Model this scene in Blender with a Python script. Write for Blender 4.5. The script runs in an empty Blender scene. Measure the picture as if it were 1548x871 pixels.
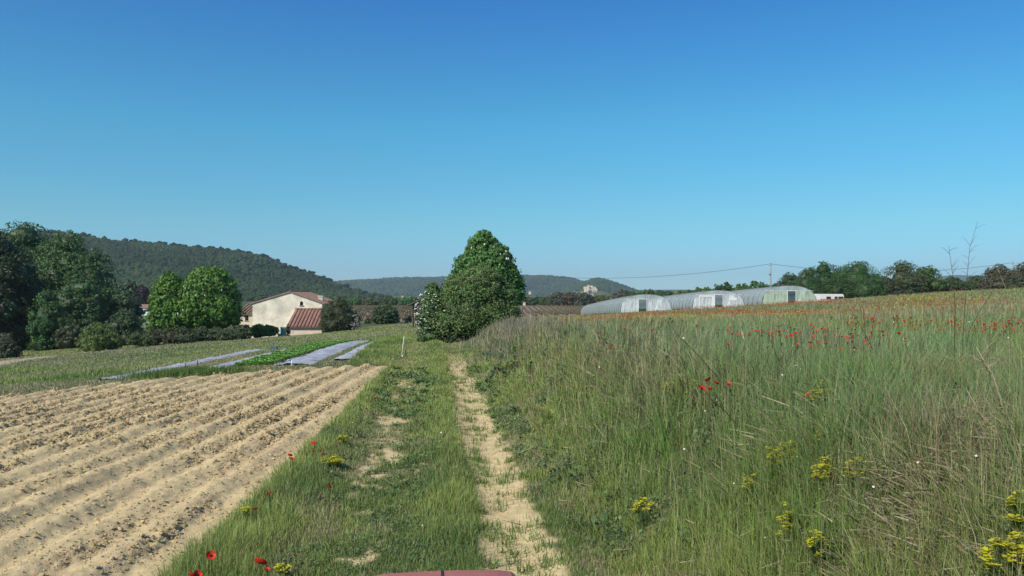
import bpy, math, random
import numpy as np
from math import radians as R, sin, cos, pi
from mathutils import Vector

# ------------------------------------------------------------------ camera, sky, sun, exposure
scene = bpy.context.scene
COL = scene.collection
F, CX, HY, CAMZ = 1215.0, 774.0, 445.0, 2.4
cam = bpy.data.cameras.new('camera'); camo = bpy.data.objects.new('camera', cam); COL.objects.link(camo)
camo.location = (0, 0, CAMZ); camo.rotation_euler = (pi/2, 0, 0)
cam.sensor_width = 36.0; cam.lens = 36.0*F/1548.0; cam.shift_y = (HY-435.5)/1548.0
cam.clip_start = 0.1; cam.clip_end = 30000
scene.camera = camo
SUN_EL, SUN_AZ = R(42), R(-136)          # azimuth clockwise from +Y: the sun stands left and slightly behind
sd = Vector((sin(SUN_AZ)*cos(SUN_EL), cos(SUN_AZ)*cos(SUN_EL), sin(SUN_EL)))
w = bpy.data.worlds.new('World'); scene.world = w; w.use_nodes = True
nt = w.node_tree; bg = nt.nodes['Background']
sky = nt.nodes.new('ShaderNodeTexSky'); sky.sky_type = 'NISHITA'; sky.sun_disc = False
sky.sun_elevation = SUN_EL; sky.sun_rotation = SUN_AZ
sky.air_density = 1.0; sky.dust_density = 0.0; sky.ozone_density = 6.0; sky.altitude = 200
tcw = nt.nodes.new('ShaderNodeTexCoord'); sxyz = nt.nodes.new('ShaderNodeSeparateXYZ'); nt.links.new(tcw.outputs['Generated'], sxyz.inputs[0])
ramp = nt.nodes.new('ShaderNodeValToRGB'); nt.links.new(sxyz.outputs[2], ramp.inputs[0]); _e = ramp.color_ramp.elements
for _k, (_p, _c) in enumerate([(0, (.50, .78, 1.04)), (.03, (.49, .78, 1.03)), (.085, (.51, .94, .96)), (.2, (.392, 1.10, 1.128)), (.345, (.261, .905, 1.27))]):
    _q = _e[_k] if _k < 2 else _e.new(_p)
    _q.position = _p; _q.color = (*_c, 1)
mulw = nt.nodes.new('ShaderNodeMix'); mulw.data_type = 'RGBA'; mulw.blend_type = 'MULTIPLY'; mulw.inputs[0].default_value = 1
nt.links.new(sky.outputs[0], mulw.inputs[6]); nt.links.new(ramp.outputs[0], mulw.inputs[7]); nt.links.new(mulw.outputs[2], bg.inputs[0])
bg.inputs[1].default_value = 0.088
sl = bpy.data.lights.new('sun', 'SUN'); so = bpy.data.objects.new('sun', sl); COL.objects.link(so)
sl.energy = 4.0; sl.angle = R(0.53); sl.color = (1.0, 0.93, 0.82)
so.rotation_euler = (-sd).to_track_quat('-Z', 'Y').to_euler()
vs = scene.view_settings
vs.view_transform = 'Standard'; vs.look = 'None'; vs.exposure = 0.3; vs.gamma = 1.0; vs.use_curve_mapping = False
scene.cycles.max_bounces = 6; scene.cycles.transparent_max_bounces = 12
scene.cycles.diffuse_bounces = 3; scene.cycles.volume_bounces = 1

rng = np.random.default_rng(7); random.seed(7)

# ------------------------------------------------------------------ noise and terrain functions
_perm = np.random.default_rng(3).random((256, 256))
def vnoise(x, y):
    x = np.asarray(x, float); y = np.asarray(y, float)
    xi = np.floor(x).astype(int); yi = np.floor(y).astype(int); fx = x-xi; fy = y-yi
    fx = fx*fx*(3-2*fx); fy = fy*fy*(3-2*fy)
    a = _perm[xi & 255, yi & 255]; b = _perm[(xi+1) & 255, yi & 255]
    c = _perm[xi & 255, (yi+1) & 255]; d = _perm[(xi+1) & 255, (yi+1) & 255]
    return (a*(1-fx)+b*fx)*(1-fy)+(c*(1-fx)+d*fx)*fy
def fbm(x, y, o=4):
    s = 0; a = .5; t = 0
    for k in range(o):
        s = s+a*vnoise(x*2**k+17.3*k, y*2**k+5.1*k); t += a; a *= .5
    return s/t
def S(x, a, b):
    u = np.clip((np.asarray(x, float)-a)/(b-a), 0, 1); return u*u*(3-2*u)
def PX(px, Y): return (px-CX)/F*Y
def P(px, py, Y): return (PX(px, Y), Y, CAMZ+(HY-py)/F*Y)

class TPS:
    def __init__(s, pts):
        p = np.array(pts, float); s.c = p[:, :2]; n = len(p)
        K = s.k(s.c); A = np.zeros((n+3, n+3)); A[:n, :n] = K+np.eye(n)*20
        A[:n, n] = 1; A[:n, n+1:] = s.c; A[n, :n] = 1; A[n+1:, :n] = s.c.T
        b = np.zeros(n+3); b[:n] = p[:, 2]; s.w = np.linalg.solve(A, b)
    def k(s, q):
        d2 = ((q[:, None, :]-s.c[None])**2).sum(2)+1e-9
        return .5*d2*np.log(d2)
    def __call__(s, x, y):
        x = np.asarray(x, float); y = np.asarray(y, float); sh = np.broadcast(x, y).shape
        q = np.stack([np.broadcast_to(x, sh).ravel(), np.broadcast_to(y, sh).ravel()], 1)
        out = np.empty(len(q)); n = len(s.c)
        for i in range(0, len(q), 60000):
            qq = q[i:i+60000]
            out[i:i+60000] = s.k(qq)@s.w[:n]+s.w[n]+qq@s.w[n+1:]
        return out.reshape(sh)
plain = [(x, y, -4) for x in (-300, -150, -50, 50, 150) for y in (280, 480)]
zL_ = TPS(plain+[(-.1*y, y, 0) for y in (-30, 0, 7, 14, 21, 28, 35, 42)]+[
    (-3, 5, 0), (-6, 15, -.05), (-12, 10, -.15), (-12, 20, -.3), (-20, 12, -.7), P(180, 572, 26), P(445, 552, 28),
    P(380, 530, 40), P(480, 522, 44), P(570, 515, 45), P(560, 499, 90), P(500, 505, 101), P(420, 514, 105),
    (-36, 108, -3.6), P(290, 513, 100), P(150, 533, 85), P(60, 530, 100), P(0, 549, 60), P(100, 536, 75),
    P(0, 577, 38), P(215, 521, 90), P(583, 489, 140), P(622, 489, 100), (-150, 120, -5.5), (-200, 60, -5.5), (-60, 190, -4.6),
    (-40, -30, -.8), (40, -30, 0), (-100, 0, -3), (0, 60, -.5), (10, 60, -.4), (60, 60, 0), (10, 160, -2.5), (80, 160, -1), (-3, 50, -.25)])
zR_ = TPS([p for p in plain]+[
    (3, 0, 1.35), (1.8, 15, 1.3), (.5, 30, 1.15), (-.5, 42, .85), (0, 58, .1), (5, 50, .55), (8, 5, 1.45), (8, 15, 1.4),
    (15, 20, 1.5), (20, 35, 1.5), (10, 30, 1.15), (10, 60, .3), P(850, 480, 120), P(878, 476, 190), (16.5, 120, -.32),
    (30.8, 120, .28), (42, 120, .87), (52, 150, .8), P(1400, 445, 110), P(1548, 439, 85), (30, 60, 1.3), (40, 190, -1.2),
    (38, 60, 1.9), (60, 200, 0), (150, 200, 0), (-20, 150, -3), (-10, 95, -1.6), (40, -30, 1.5), (90, 0, 3), (90, 60, 3.2), (120, 110, 3)])
def tt(X, Y): return X+.1*Y
def field_mask(X, Y):
    t = tt(X, Y)+.25*(fbm(X*1.5, Y*.7)-.5)
    te = -2.2+.8*np.clip((Y-7)/20, 0, 1)
    d = -4.1-X
    yf = 27.2-.05*d-.055*d*np.abs(d)+1.2*(fbm(X*.5+9, Y*.1)-.5)
    return S(te-t, -.12, .12)*S(yf-Y, -.25, .25)*S(X, -24, -23)
def ground_z(X, Y, detail=True):
    X = np.asarray(X, float); Y = np.asarray(Y, float); t = tt(X, Y)
    w_ = S(t+.5*(fbm(Y*.15, X*.15)-.5), 1.5, 3.5)
    far = S(np.maximum(Y-300, np.abs(X)-190), 0, 120)
    yc = np.clip(Y, -30, 480); xc = np.clip(X, -300, 150)
    z = (1-w_)*zL_(xc, yc)+w_*zR_(xc, yc)
    z = z*(1-far)-4*far
    if detail:
        near = 1-S(Y, 45, 70)
        rr = np.exp(-((t-.83+.18*(fbm(Y*.25, 3.)-.5))/.33)**2); rl = np.exp(-((t+.75)/.33)**2)
        z = z-near*(.07*rr+.035*rl)+near*.05*(fbm(X*2, Y*2)-.5)+.25*w_*near*(fbm(X*.6, Y*.6, 3)-.5)
        z = z-.14*field_mask(X, Y)
    return z
def gz(x, y): return float(ground_z(np.array([x]), np.array([y]))[0])
_Ys = np.geomspace(2.5, 480, 900)
def hit(px, py, lift=0.0):
    X = (px-CX)/F*_Ys; zr = CAMZ+(HY-py)/F*_Ys; g = ground_z(X, _Ys)+lift
    k = np.argmax(g >= zr)
    return float(X[k]), float(_Ys[k]), float(g[k]-lift)

# ------------------------------------------------------------------ materials
def mat(name, rgb, rough=.8, spec=.3, var=.25, scale=8., bump=0., bscale=None, metal=0., attr=None, trans=0., coord='Object', detail=5, bdist=.02):
    m = bpy.data.materials.new(name); m.use_nodes = True; n = m.node_tree; L = n.links
    b = n.nodes['Principled BSDF']; b.inputs['Roughness'].default_value = rough
    b.inputs['Specular IOR Level'].default_value = spec; b.inputs['Metallic'].default_value = metal
    tc = n.nodes.new('ShaderNodeTexCoord'); nz = n.nodes.new('ShaderNodeTexNoise')
    nz.inputs['Scale'].default_value = scale; nz.inputs['Detail'].default_value = detail; nz.inputs['Roughness'].default_value = .65
    L.new(tc.outputs[coord], nz.inputs['Vector'])
    mr = n.nodes.new('ShaderNodeMapRange'); mr.inputs[1].default_value = .3; mr.inputs[2].default_value = .7
    mr.inputs[3].default_value = 1-var; mr.inputs[4].default_value = 1+var; L.new(nz.outputs[0], mr.inputs[0])
    mx = n.nodes.new('ShaderNodeMix'); mx.data_type = 'RGBA'; mx.blend_type = 'MULTIPLY'; mx.inputs[0].default_value = 1
    if attr:
        at = n.nodes.new('ShaderNodeAttribute'); at.attribute_name = attr; L.new(at.outputs['Color'], mx.inputs[6])
    else: mx.inputs[6].default_value = (*rgb, 1)
    L.new(mr.outputs[0], mx.inputs[7]); L.new(mx.outputs[2], b.inputs['Base Color'])
    if bump:
        nb = n.nodes.new('ShaderNodeTexNoise'); nb.inputs['Scale'].default_value = bscale or scale*3; nb.inputs['Detail'].default_value = 6
        L.new(tc.outputs[coord], nb.inputs['Vector']); bp = n.nodes.new('ShaderNodeBump'); bp.inputs['Strength'].default_value = bump
        bp.inputs['Distance'].default_value = bdist; L.new(nb.outputs[0], bp.inputs['Height']); L.new(bp.outputs[0], b.inputs['Normal'])
    if trans:
        tr = n.nodes.new('ShaderNodeBsdfTranslucent'); L.new(mx.outputs[2], tr.inputs[0])
        ms = n.nodes.new('ShaderNodeMixShader'); ms.inputs[0].default_value = trans
        L.new(b.outputs[0], ms.inputs[1]); L.new(tr.outputs[0], ms.inputs[2])
        L.new(ms.outputs[0], n.nodes['Material Output'].inputs[0])
    return m
M = {}
M['ground'] = mat('ground_soil', (1, 1, 1), .95, .1, .25, 6, .5, 30, attr='Col', coord='Object', detail=8)
M['soil'] = mat('tilled_soil', (1, 1, 1), .95, .1, .16, 14, .7, 60, attr='Col', detail=8, bdist=.012)
M['clod'] = mat('soil_clod', (.33, .26, .165), .95, .1, .3, 6)
M['grass'] = mat('grass_blades', (1, 1, 1), .55, .25, .12, 2, attr='Col', trans=.3)
M['leaf'] = mat('leaf', (1, 1, 1), .5, .3, .12, 1.5, attr='Col', trans=.22)
M['leaf_far'] = mat('far_leaf', (1, 1, 1), .8, .1, .2, .3, attr='Col')
M['bark'] = mat('bark', (.11, .085, .06), .9, .1, .35, 9, .6)
M['pale_bark'] = mat('pale_bark', (.34, .31, .26), .9, .1, .3, 9, .5)
M['plaster'] = mat('old_plaster', (.76, .71, .56), .9, .1, .34, .55, .4, 12, detail=9)
M['plaster2'] = mat('pinkish_plaster', (.70, .59, .45), .9, .1, .2, 1.2, .4, 12, detail=9)
M['dark'] = mat('dark_opening', (.02, .018, .016), .9, .1, .1, 5)
M['wood'] = mat('weathered_wood', (.16, .13, .1), .9, .1, .3, 12, .4)
M['dwood'] = mat('dark_wood', (.045, .037, .03), .9, .1, .3, 12, .4)
M['white'] = mat('white_paint', (.78, .77, .73), .5, .4, .05, 4)
M['cream'] = mat('cream_shell', (.72, .7, .64), .4, .4, .06, 4)
M['greenbox'] = mat('pale_green_paint', (.17, .33, .235), .6, .3, .08, 6)
M['bluebox'] = mat('blue_grey_plastic', (.08, .13, .2), .5, .3, .1, 6)
M['glass'] = mat('window_glass', (.03, .035, .04), .1, .6, .05, 4)
M['mulch'] = mat('grey_mulch_film', (.37, .375, .38), .55, .4, .42, 1.6, .9, 5, detail=9, bdist=.04)
M['stone'] = mat('pale_stone', (.62, .53, .40), .95, .1, .25, .15, .3, 1)
M['rock'] = mat('pale_rock', (.42, .39, .34), .95, .1, .3, .15, .5, 1)
M['concrete'] = mat('concrete', (.3, .28, .25), .9, .1, .2, 5)
M['wire'] = mat('dark_wire', (.03, .03, .035), .6, .3, .1, 5)
M['red'] = mat('poppy_red', (.70, .045, .022), .5, .2, .2, 20, trans=.3)
M['black'] = mat('black_centre', (.015, .012, .015), .7, .2, .1, 20)
M['stem'] = mat('green_stem', (.07, .11, .035), .7, .2, .2, 20)
M['yel'] = mat('yellow_bract', (.58, .55, .04), .6, .2, .25, 25, trans=.25)
M['orange'] = mat('yellow_flower', (.6, .42, .03), .6, .2, .2, 25)
M['petal'] = mat('white_petal', (.8, .8, .76), .6, .2, .05, 25)
M['stalk'] = mat('dark_dry_stalk', (.07, .05, .035), .8, .2, .3, 30)
M['pstalk'] = mat('pale_dry_stalk', (.42, .35, .22), .8, .2, .25, 30)
M['tractor'] = mat('faded_red_paint', (.36, .13, .105), .6, .3, .14, 7, .12, 40, detail=9)
M['metal'] = mat('grey_metal', (.2, .2, .2), .5, .5, .15, 7, metal=.6)
M['rubber'] = mat('tyre_rubber', (.02, .02, .02), .85, .2, .2, 9, .4)

def tile_mat(name, rgb):
    m = mat(name, rgb, .9, .1, .35, 2.5, .5, 9, detail=9); n = m.node_tree; L = n.links
    return m
M['tile'] = tile_mat('clay_tiles', (.27, .15, .115))
M['tile2'] = tile_mat('weathered_tiles', (.27, .18, .13))

def film(name, rgb, alpha, tl=.35):
    m = bpy.data.materials.new(name); m.use_nodes = True; n = m.node_tree; L = n.links
    out = n.nodes['Material Output']; b = n.nodes['Principled BSDF']
    b.inputs['Roughness'].default_value = .28; b.inputs['Specular IOR Level'].default_value = .55
    tc = n.nodes.new('ShaderNodeTexCoord'); mp = n.nodes.new('ShaderNodeMapping'); mp.inputs['Scale'].default_value = (1, .9, .35)
    nz = n.nodes.new('ShaderNodeTexNoise'); nz.inputs['Scale'].default_value = 2.0; nz.inputs['Detail'].default_value = 5; nz.inputs['Distortion'].default_value = 1.2
    L.new(tc.outputs['Object'], mp.inputs[0]); L.new(mp.outputs[0], nz.inputs['Vector'])
    bp = n.nodes.new('ShaderNodeBump'); bp.inputs['Strength'].default_value = .9; bp.inputs['Distance'].default_value = .25
    L.new(nz.outputs[0], bp.inputs['Height']); L.new(bp.outputs[0], b.inputs['Normal'])
    cr = n.nodes.new('ShaderNodeMapRange'); cr.inputs[1].default_value = .35; cr.inputs[2].default_value = .7; cr.inputs[3].default_value = .8; cr.inputs[4].default_value = 1.25
    L.new(nz.outputs[0], cr.inputs[0])
    mx = n.nodes.new('ShaderNodeMix'); mx.data_type = 'RGBA'; mx.blend_type = 'MULTIPLY'; mx.inputs[0].default_value = 1; mx.inputs[6].default_value = (*rgb, 1)
    L.new(cr.outputs[0], mx.inputs[7]); L.new(mx.outputs[2], b.inputs['Base Color'])
    tr = n.nodes.new('ShaderNodeBsdfTranslucent'); L.new(mx.outputs[2], tr.inputs[0])
    ms = n.nodes.new('ShaderNodeMixShader'); ms.inputs[0].default_value = tl; L.new(b.outputs[0], ms.inputs[1]); L.new(tr.outputs[0], ms.inputs[2])
    tp = n.nodes.new('ShaderNodeBsdfTransparent'); m2 = n.nodes.new('ShaderNodeMixShader'); m2.inputs[0].default_value = alpha
    L.new(tp.outputs[0], m2.inputs[1]); L.new(ms.outputs[0], m2.inputs[2]); L.new(m2.outputs[0], out.inputs[0])
    return m
M['film'] = film('clear_plastic_film', (.66, .74, .70), .68)
M['film_white'] = film('white_plastic_film', (.88, .9, .87), .86, .3)
M['film_green'] = film('greenish_plastic_film', (.66, .77, .56), .82, .3)

# ------------------------------------------------------------------ builders
def tag(o, label=None, cat=None, group=None, kind=None):
    if label: o['label'] = label
    if cat: o['category'] = cat
    if group: o['group'] = group
    if kind: o['kind'] = kind
    return o
def empty(name, loc, label, cat, group=None, rz=0):
    o = bpy.data.objects.new(name, None); COL.objects.link(o); o.location = loc; o.rotation_euler = (0, 0, rz); o.empty_display_size = .3
    return tag(o, label, cat, group)
def npmesh(name, V, Fq, m, parent=None, col=None, smooth=False, mats=None, midx=None):
    """V (n,3); Fq list of (k,nv) int arrays with possibly different nv"""
    me = bpy.data.meshes.new(name)
    if not isinstance(Fq, list): Fq = [Fq]
    V = np.asarray(V, np.float32)
    loops = np.concatenate([f.ravel() for f in Fq]).astype(np.int32)
    tot = np.concatenate([np.full(len(f), f.shape[1], np.int32) for f in Fq])
    st = np.concatenate([[0], np.cumsum(tot)[:-1]]).astype(np.int32)
    me.vertices.add(len(V)); me.vertices.foreach_set('co', V.ravel())
    me.loops.add(len(loops)); me.loops.foreach_set('vertex_index', loops)
    me.polygons.add(len(tot)); me.polygons.foreach_set('loop_start', st); me.polygons.foreach_set('loop_total', tot)
    if midx is not None: me.polygons.foreach_set('material_index', np.asarray(midx, np.int32))
    me.polygons.foreach_set('use_smooth', np.full(len(tot), smooth))
    if col is not None:
        a = me.color_attributes.new('Col', 'FLOAT_COLOR', 'POINT')
        c = np.ones((len(V), 4), np.float32); c[:, :3] = col; a.data.foreach_set('color', c.ravel())
    me.update(calc_edges=True); me.validate()
    for q in (mats or [m]): me.materials.append(q)
    o = bpy.data.objects.new(name, me); COL.objects.link(o)
    if parent: o.parent = parent
    return o
class MB:
    def __init__(s): s.v = []; s.f = []
    def poly(s, pts):
        b = len(s.v); s.v += [tuple(p) for p in pts]; s.f.append(tuple(range(b, b+len(pts)))); return s
    def box(s, x0, x1, y0, y1, z0, z1):
        b = len(s.v)
        s.v += [(x0, y0, z0), (x1, y0, z0), (x1, y1, z0), (x0, y1, z0), (x0, y0, z1), (x1, y0, z1), (x1, y1, z1), (x0, y1, z1)]
        for q in ((0, 3, 2, 1), (4, 5, 6, 7), (0, 1, 5, 4), (1, 2, 6, 5), (2, 3, 7, 6), (3, 0, 4, 7)): s.f.append(tuple(b+i for i in q))
        return s
    def prism(s, prof, a, b_, fn):
        """closed profile (list of 2d), extruded a..b; fn(u,v,t)->xyz"""
        n = len(prof); b = len(s.v)
        s.v += [fn(u, v, a) for u, v in prof]+[fn(u, v, b_) for u, v in prof]
        s.f.append(tuple(b+i for i in range(n))[::-1]); s.f.append(tuple(b+n+i for i in range(n)))
        for i in range(n): j = (i+1) % n; s.f.append((b+i, b+j, b+n+j, b+n+i))
        return s
    def tube(s, pts, rad, n=6):
        pts = [Vector(p) for p in pts]; b = len(s.v)
        for i, p in enumerate(pts):
            d = (pts[min(i+1, len(pts)-1)]-pts[max(i-1, 0)]).normalized()
            u = d.cross(Vector((0, 0, 1)) if abs(d.z) < .9 else Vector((1, 0, 0))).normalized(); v = d.cross(u)
            r = rad[i] if hasattr(rad, '__len__') else rad
            for k in range(n): a = 2*pi*k/n; s.v.append(tuple(p+u*(r*cos(a))+v*(r*sin(a))))
        for i in range(len(pts)-1):
            for k in range(n):
                k2 = (k+1) % n; s.f.append((b+i*n+k, b+i*n+k2, b+(i+1)*n+k2, b+(i+1)*n+k))
        s.f.append(tuple(b+k for k in range(n))[::-1]); s.f.append(tuple(b+(len(pts)-1)*n+k for k in range(n)))
        return s
    def build(s, name, m, parent=None, smooth=False, bevel=0, loc=None):
        me = bpy.data.meshes.new(name); me.from_pydata(s.v, [], s.f); me.update()
        me.materials.append(m)
        if smooth: me.polygons.foreach_set('use_smooth', [True]*len(me.polygons))
        o = bpy.data.objects.new(name, me); COL.objects.link(o)
        if parent: o.parent = parent
        if loc: o.location = loc
        if bevel:
            bm_ = o.modifiers.new('b', 'BEVEL'); bm_.width = bevel; bm_.segments = 2; bm_.limit_method = 'ANGLE'
        return o

# ------------------------------------------------------------------ ground sheet
def axis(lo, mid0, mid1, hi, step, g):
    a = list(np.arange(mid0, mid1, step)); s = step
    while a[-1] < hi: s = min(s*g, 260); a.append(a[-1]+s)
    s = step; b = [mid0]
    while b[-1] > lo: s = min(s*g, 260); b.append(b[-1]-s)
    return np.array(b[1:][::-1]+a)
gx = axis(-4600, -6, 7, 5200, .075, 1.03); gy = axis(-150, 3, 20, 6300, .085, 1.022)
GX, GY = np.meshgrid(gx, gy)
def dirt_amount(X, Y):
    t = tt(X, Y)
    n1 = fbm(X*2.9, Y*1.9+3, 5); n2 = fbm(X*.9+40, Y*.45+7, 4)
    wob = .22*(fbm(Y*.45, 3.)-.5)+.12*(fbm(Y*1.3, 8.)-.5)
    rr = np.exp(-((t-.83+wob)/(.37+.14*(fbm(Y*.8, 20.)-.5)))**4)
    rl = np.exp(-((t+.75)/.36)**4)
    nf = fbm(X*7+5, Y*6, 3)
    d = np.maximum(S(rr+.42*(n1-.5)+.8*(nf-.5)+.15*(n2-.5), .30, .55), S(.5*rl+.9*(n1-.5)+1.2*(nf-.5)+1.3*(n2-.5), .55, .82))
    d = d*(1-S(Y, 24, 40)) + .0
    fade = S(Y, 22, 45)
    d = np.maximum(d, .35*fade*(rr+rl)*S(n1, .35, .6)*(1-S(Y, 45, 60)))
    return d
def lerp(a, b, f): f = np.asarray(f)[..., None]; return a*(1-f)+np.asarray(b)*f
SOIL = np.array((.57, .445, .235)); 
def ground_col(X, Y):
    t = tt(X, Y); n = fbm(X*.5, Y*.5); nb = fbm(X*.06+3, Y*.06); n3 = fbm(X*.15+8, Y*.15)
    c = np.empty(X.shape+(3,)); c[:] = (.062, .085, .03)
    c = lerp(c, (.15, .13, .07), S(n, .45, .7)*.6)
    # left meadow with dry band
    lm = S(-t, 3, 6)*S(Y, 20, 26)*(1-S(Y, 120, 150))
    c = lerp(c, (.085, .115, .035), lm*.8)
    c = lerp(c, (.22, .18, .095), lm*S(n3, .42, .6)*.7)
    # dirt road on the far left
    xr = -38.6-.21*(Y-60)
    rd = np.exp(-((X-xr)/2.7)**4)*S(Y, 40, 46)*(1-S(Y, 84, 90))
    c = lerp(c, (.42, .33, .22), rd*.9)
    # right field: herb cover, reddish and yellow tints far out come from the flowers
    rf = S(t, 3, 5)
    c = lerp(c, (.12, .13, .05), rf*.8); c = lerp(c, (.24, .19, .09), rf*S(n, .35, .6)*.6)
    # vineyard plain
    vy = S(Y, 170, 185)*(1-S(Y, 440, 450))*S(X, -95, -85)*(1-S(X, 75, 90))
    c = lerp(c, (.235, .165, .125), vy)
    c = lerp(c, (.13, .17, .05), np.exp(-((Y-(150+.25*X))/16)**4)*S(X, -12, -4)*(1-S(X, 16, 20)))
    lg = S(Y, 170, 185)*(1-S(Y, 330, 350))*S(-X, 78, 84)*(1-S(-X, 118, 124))
    c = lerp(c, (.13, .2, .07), lg)
    c = lerp(c, (.06, .12, .07), S(Y, 245, 250)*(1-S(Y, 330, 350))*S(-X, 70, 80))
    far = S(Y, 480, 560)
    c = lerp(c, (.06, .08, .035), far*.8)
    # pale farm path beyond the meadow
    pth = np.exp(-((Y-(112+.12*(X+20)))/1.1)**4)*S(X, -24, -20)*(1-S(X, -11, -9))
    c = lerp(c, (.42, .36, .26), pth)
    for (qx, qy, rx, ry) in ((-11.5, 63, .9, 4.0), (-12.8, 74, .5, 6)):
        c = lerp(c, (.4, .34, .22), np.exp(-(((X-qx)/rx)**2+((Y-qy)/ry)**2)**2)*.8)
    ds = .62*S(fbm(X*1.3+4, Y*1.1), .4, .62)
    c = lerp(c, (.19, .17, .085), S(-t, 2.2, 3)*0 + (np.abs(t) < 1.9)*ds*(1-S(Y, 30, 60)))
    c = lerp(c, SOIL, np.clip(dirt_amount(X, Y), 0, 1))
    c = lerp(c, SOIL*.95, field_mask(X, Y))
    return c
GZ = ground_z(GX, GY)
gcol = ground_col(GX, GY)
ny, nx = GX.shape
idx = np.arange(nx*ny).reshape(ny, nx)
quads = np.stack([idx[:-1, :-1].ravel(), idx[:-1, 1:].ravel(), idx[1:, 1:].ravel(), idx[1:, :-1].ravel()], 1)
g = npmesh('ground', np.stack([GX.ravel(), GY.ravel(), GZ.ravel()], 1), quads, M['ground'], col=gcol.reshape(-1, 3), smooth=True)
tag(g, kind='structure')

# ------------------------------------------------------------------ tilled field
fx = np.arange(-17.5, -2.2, .023); fy = [3.]
while fy[-1] < 29.2: fy.append(fy[-1]+.018+.0028*fy[-1])
FX, FY = np.meshgrid(fx, np.array(fy))
def tilled(X, Y):
    mk = field_mask(X, Y)
    jit = .07*(fbm(Y*.5, X*.3)-.5)+.05*(fbm(Y*2.0, X*1.2)-.5)
    q = (X+jit+.18)/.62; u = q-np.floor(q); rowr = _perm[np.floor(q).astype(int) & 255, 7]
    edge = 1-S(X+.05*(Y-7), -3.55, -3.1)           # the last strip beside the grass is flat
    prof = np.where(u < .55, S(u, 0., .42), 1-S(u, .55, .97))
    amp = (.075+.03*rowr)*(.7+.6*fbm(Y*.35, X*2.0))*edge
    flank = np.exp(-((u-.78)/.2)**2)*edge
    big = fbm(X*7, Y*7, 3)-.5; fine = fbm(X*24, Y*24, 3)-.5
    patch = S(fbm(X*1.1+9, Y*.9), .38, .62)
    chunk = np.maximum(0, fbm(X*15+3, Y*15, 3)-.52)
    z = prof*amp+big*(.022+.055*flank*patch)+fine*(.024+.06*flank*patch+.012*edge)+chunk*(.02+.20*flank*patch)+.03*(fbm(X*2, Y*2)-.5)
    return z, mk, flank*patch, u
tz, mk, flank, uu = tilled(FX, FY)
FZ = ground_z(FX, FY)+.14*mk-.0+(tz+.0)*S(mk, .3, 1)-.16*(1-S(mk, 0, .45))-.02
sc_ = np.empty(FX.shape+(3,)); sc_[:] = SOIL
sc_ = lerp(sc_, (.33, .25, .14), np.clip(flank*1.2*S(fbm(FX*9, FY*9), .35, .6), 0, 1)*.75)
sc_ = lerp(sc_, (.46, .34, .19), S(fbm(FX*.8, FY*.8), .45, .7)*.5)
ny, nx = FX.shape; idx = np.arange(nx*ny).reshape(ny, nx)
quads = np.stack([idx[:-1, :-1].ravel(), idx[:-1, 1:].ravel(), idx[1:, 1:].ravel(), idx[1:, :-1].ravel()], 1)
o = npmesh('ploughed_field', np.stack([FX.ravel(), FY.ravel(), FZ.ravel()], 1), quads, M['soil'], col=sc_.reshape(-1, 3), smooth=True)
tag(o, kind='structure')
# clods
def scatter_blobs(name, X, Y, Z, r, base_col, m, flat=.7, parent=None, jit=.35):
    ico_v = np.array([(0, 0, 1), (.894, 0, .447), (.276, .851, .447), (-.724, .526, .447), (-.724, -.526, .447), (.276, -.851, .447),
                      (.724, .526, -.447), (-.276, .851, -.447), (-.894, 0, -.447), (-.276, -.851, -.447), (.724, -.526, -.447), (0, 0, -1)])
    ico_f = np.array([(0, 1, 2), (0, 2, 3), (0, 3, 4), (0, 4, 5), (0, 5, 1), (1, 6, 2), (2, 7, 3), (3, 8, 4), (4, 9, 5), (5, 10, 1),
                      (2, 6, 7), (3, 7, 8), (4, 8, 9), (5, 9, 10), (1, 10, 6), (6, 11, 7), (7, 11, 8), (8, 11, 9), (9, 11, 10), (10, 11, 6)])
    n = len(X); v = ico_v[None]*(1+jit*(rng.random((n, 12, 1))*2-1)); a = rng.random(n)*2*pi
    x = v[..., 0]*np.cos(a)[:, None]-v[..., 1]*np.sin(a)[:, None]; y = v[..., 0]*np.sin(a)[:, None]+v[..., 1]*np.cos(a)[:, None]
    V = np.stack([X[:, None]+x*r[:, None], Y[:, None]+y*r[:, None], Z[:, None]+v[..., 2]*r[:, None]*flat], 2).reshape(-1, 3)
    Fc = (ico_f[None]+12*np.arange(n)[:, None, None]).reshape(-1, 3)
    c = np.repeat(base_col, 12, 0)
    return npmesh(name, V, Fc, m, parent, col=c)
n = 190000
Y = np.exp(rng.uniform(np.log(4.5), np.log(27), n)); X = rng.uniform(-1, 0, n)*(.68*Y+2)-1.5
tz, mk, fl, uu = tilled(X, Y); keep = (mk > .6) & (rng.random(n) < .10+.9*fl)
X, Y, tz, fl = X[keep], Y[keep], tz[keep], fl[keep]
r = rng.uniform(.005, .013, len(X))*(1+.8*rng.random(len(X))**5*2)*np.clip(Y/9, .8, 1.7)
c = lerp(np.tile(SOIL, (len(X), 1)), (.30, .23, .115), rng.random(len(X))*.9)
o = scatter_blobs('soil_clods', X, Y, ground_z(X, Y)+.12+tz+r*.15, r, c, M['soil'])
tag(o, 'small dry clods of earth along the furrow sides of the ploughed field', 'soil clods', kind='stuff')

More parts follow.
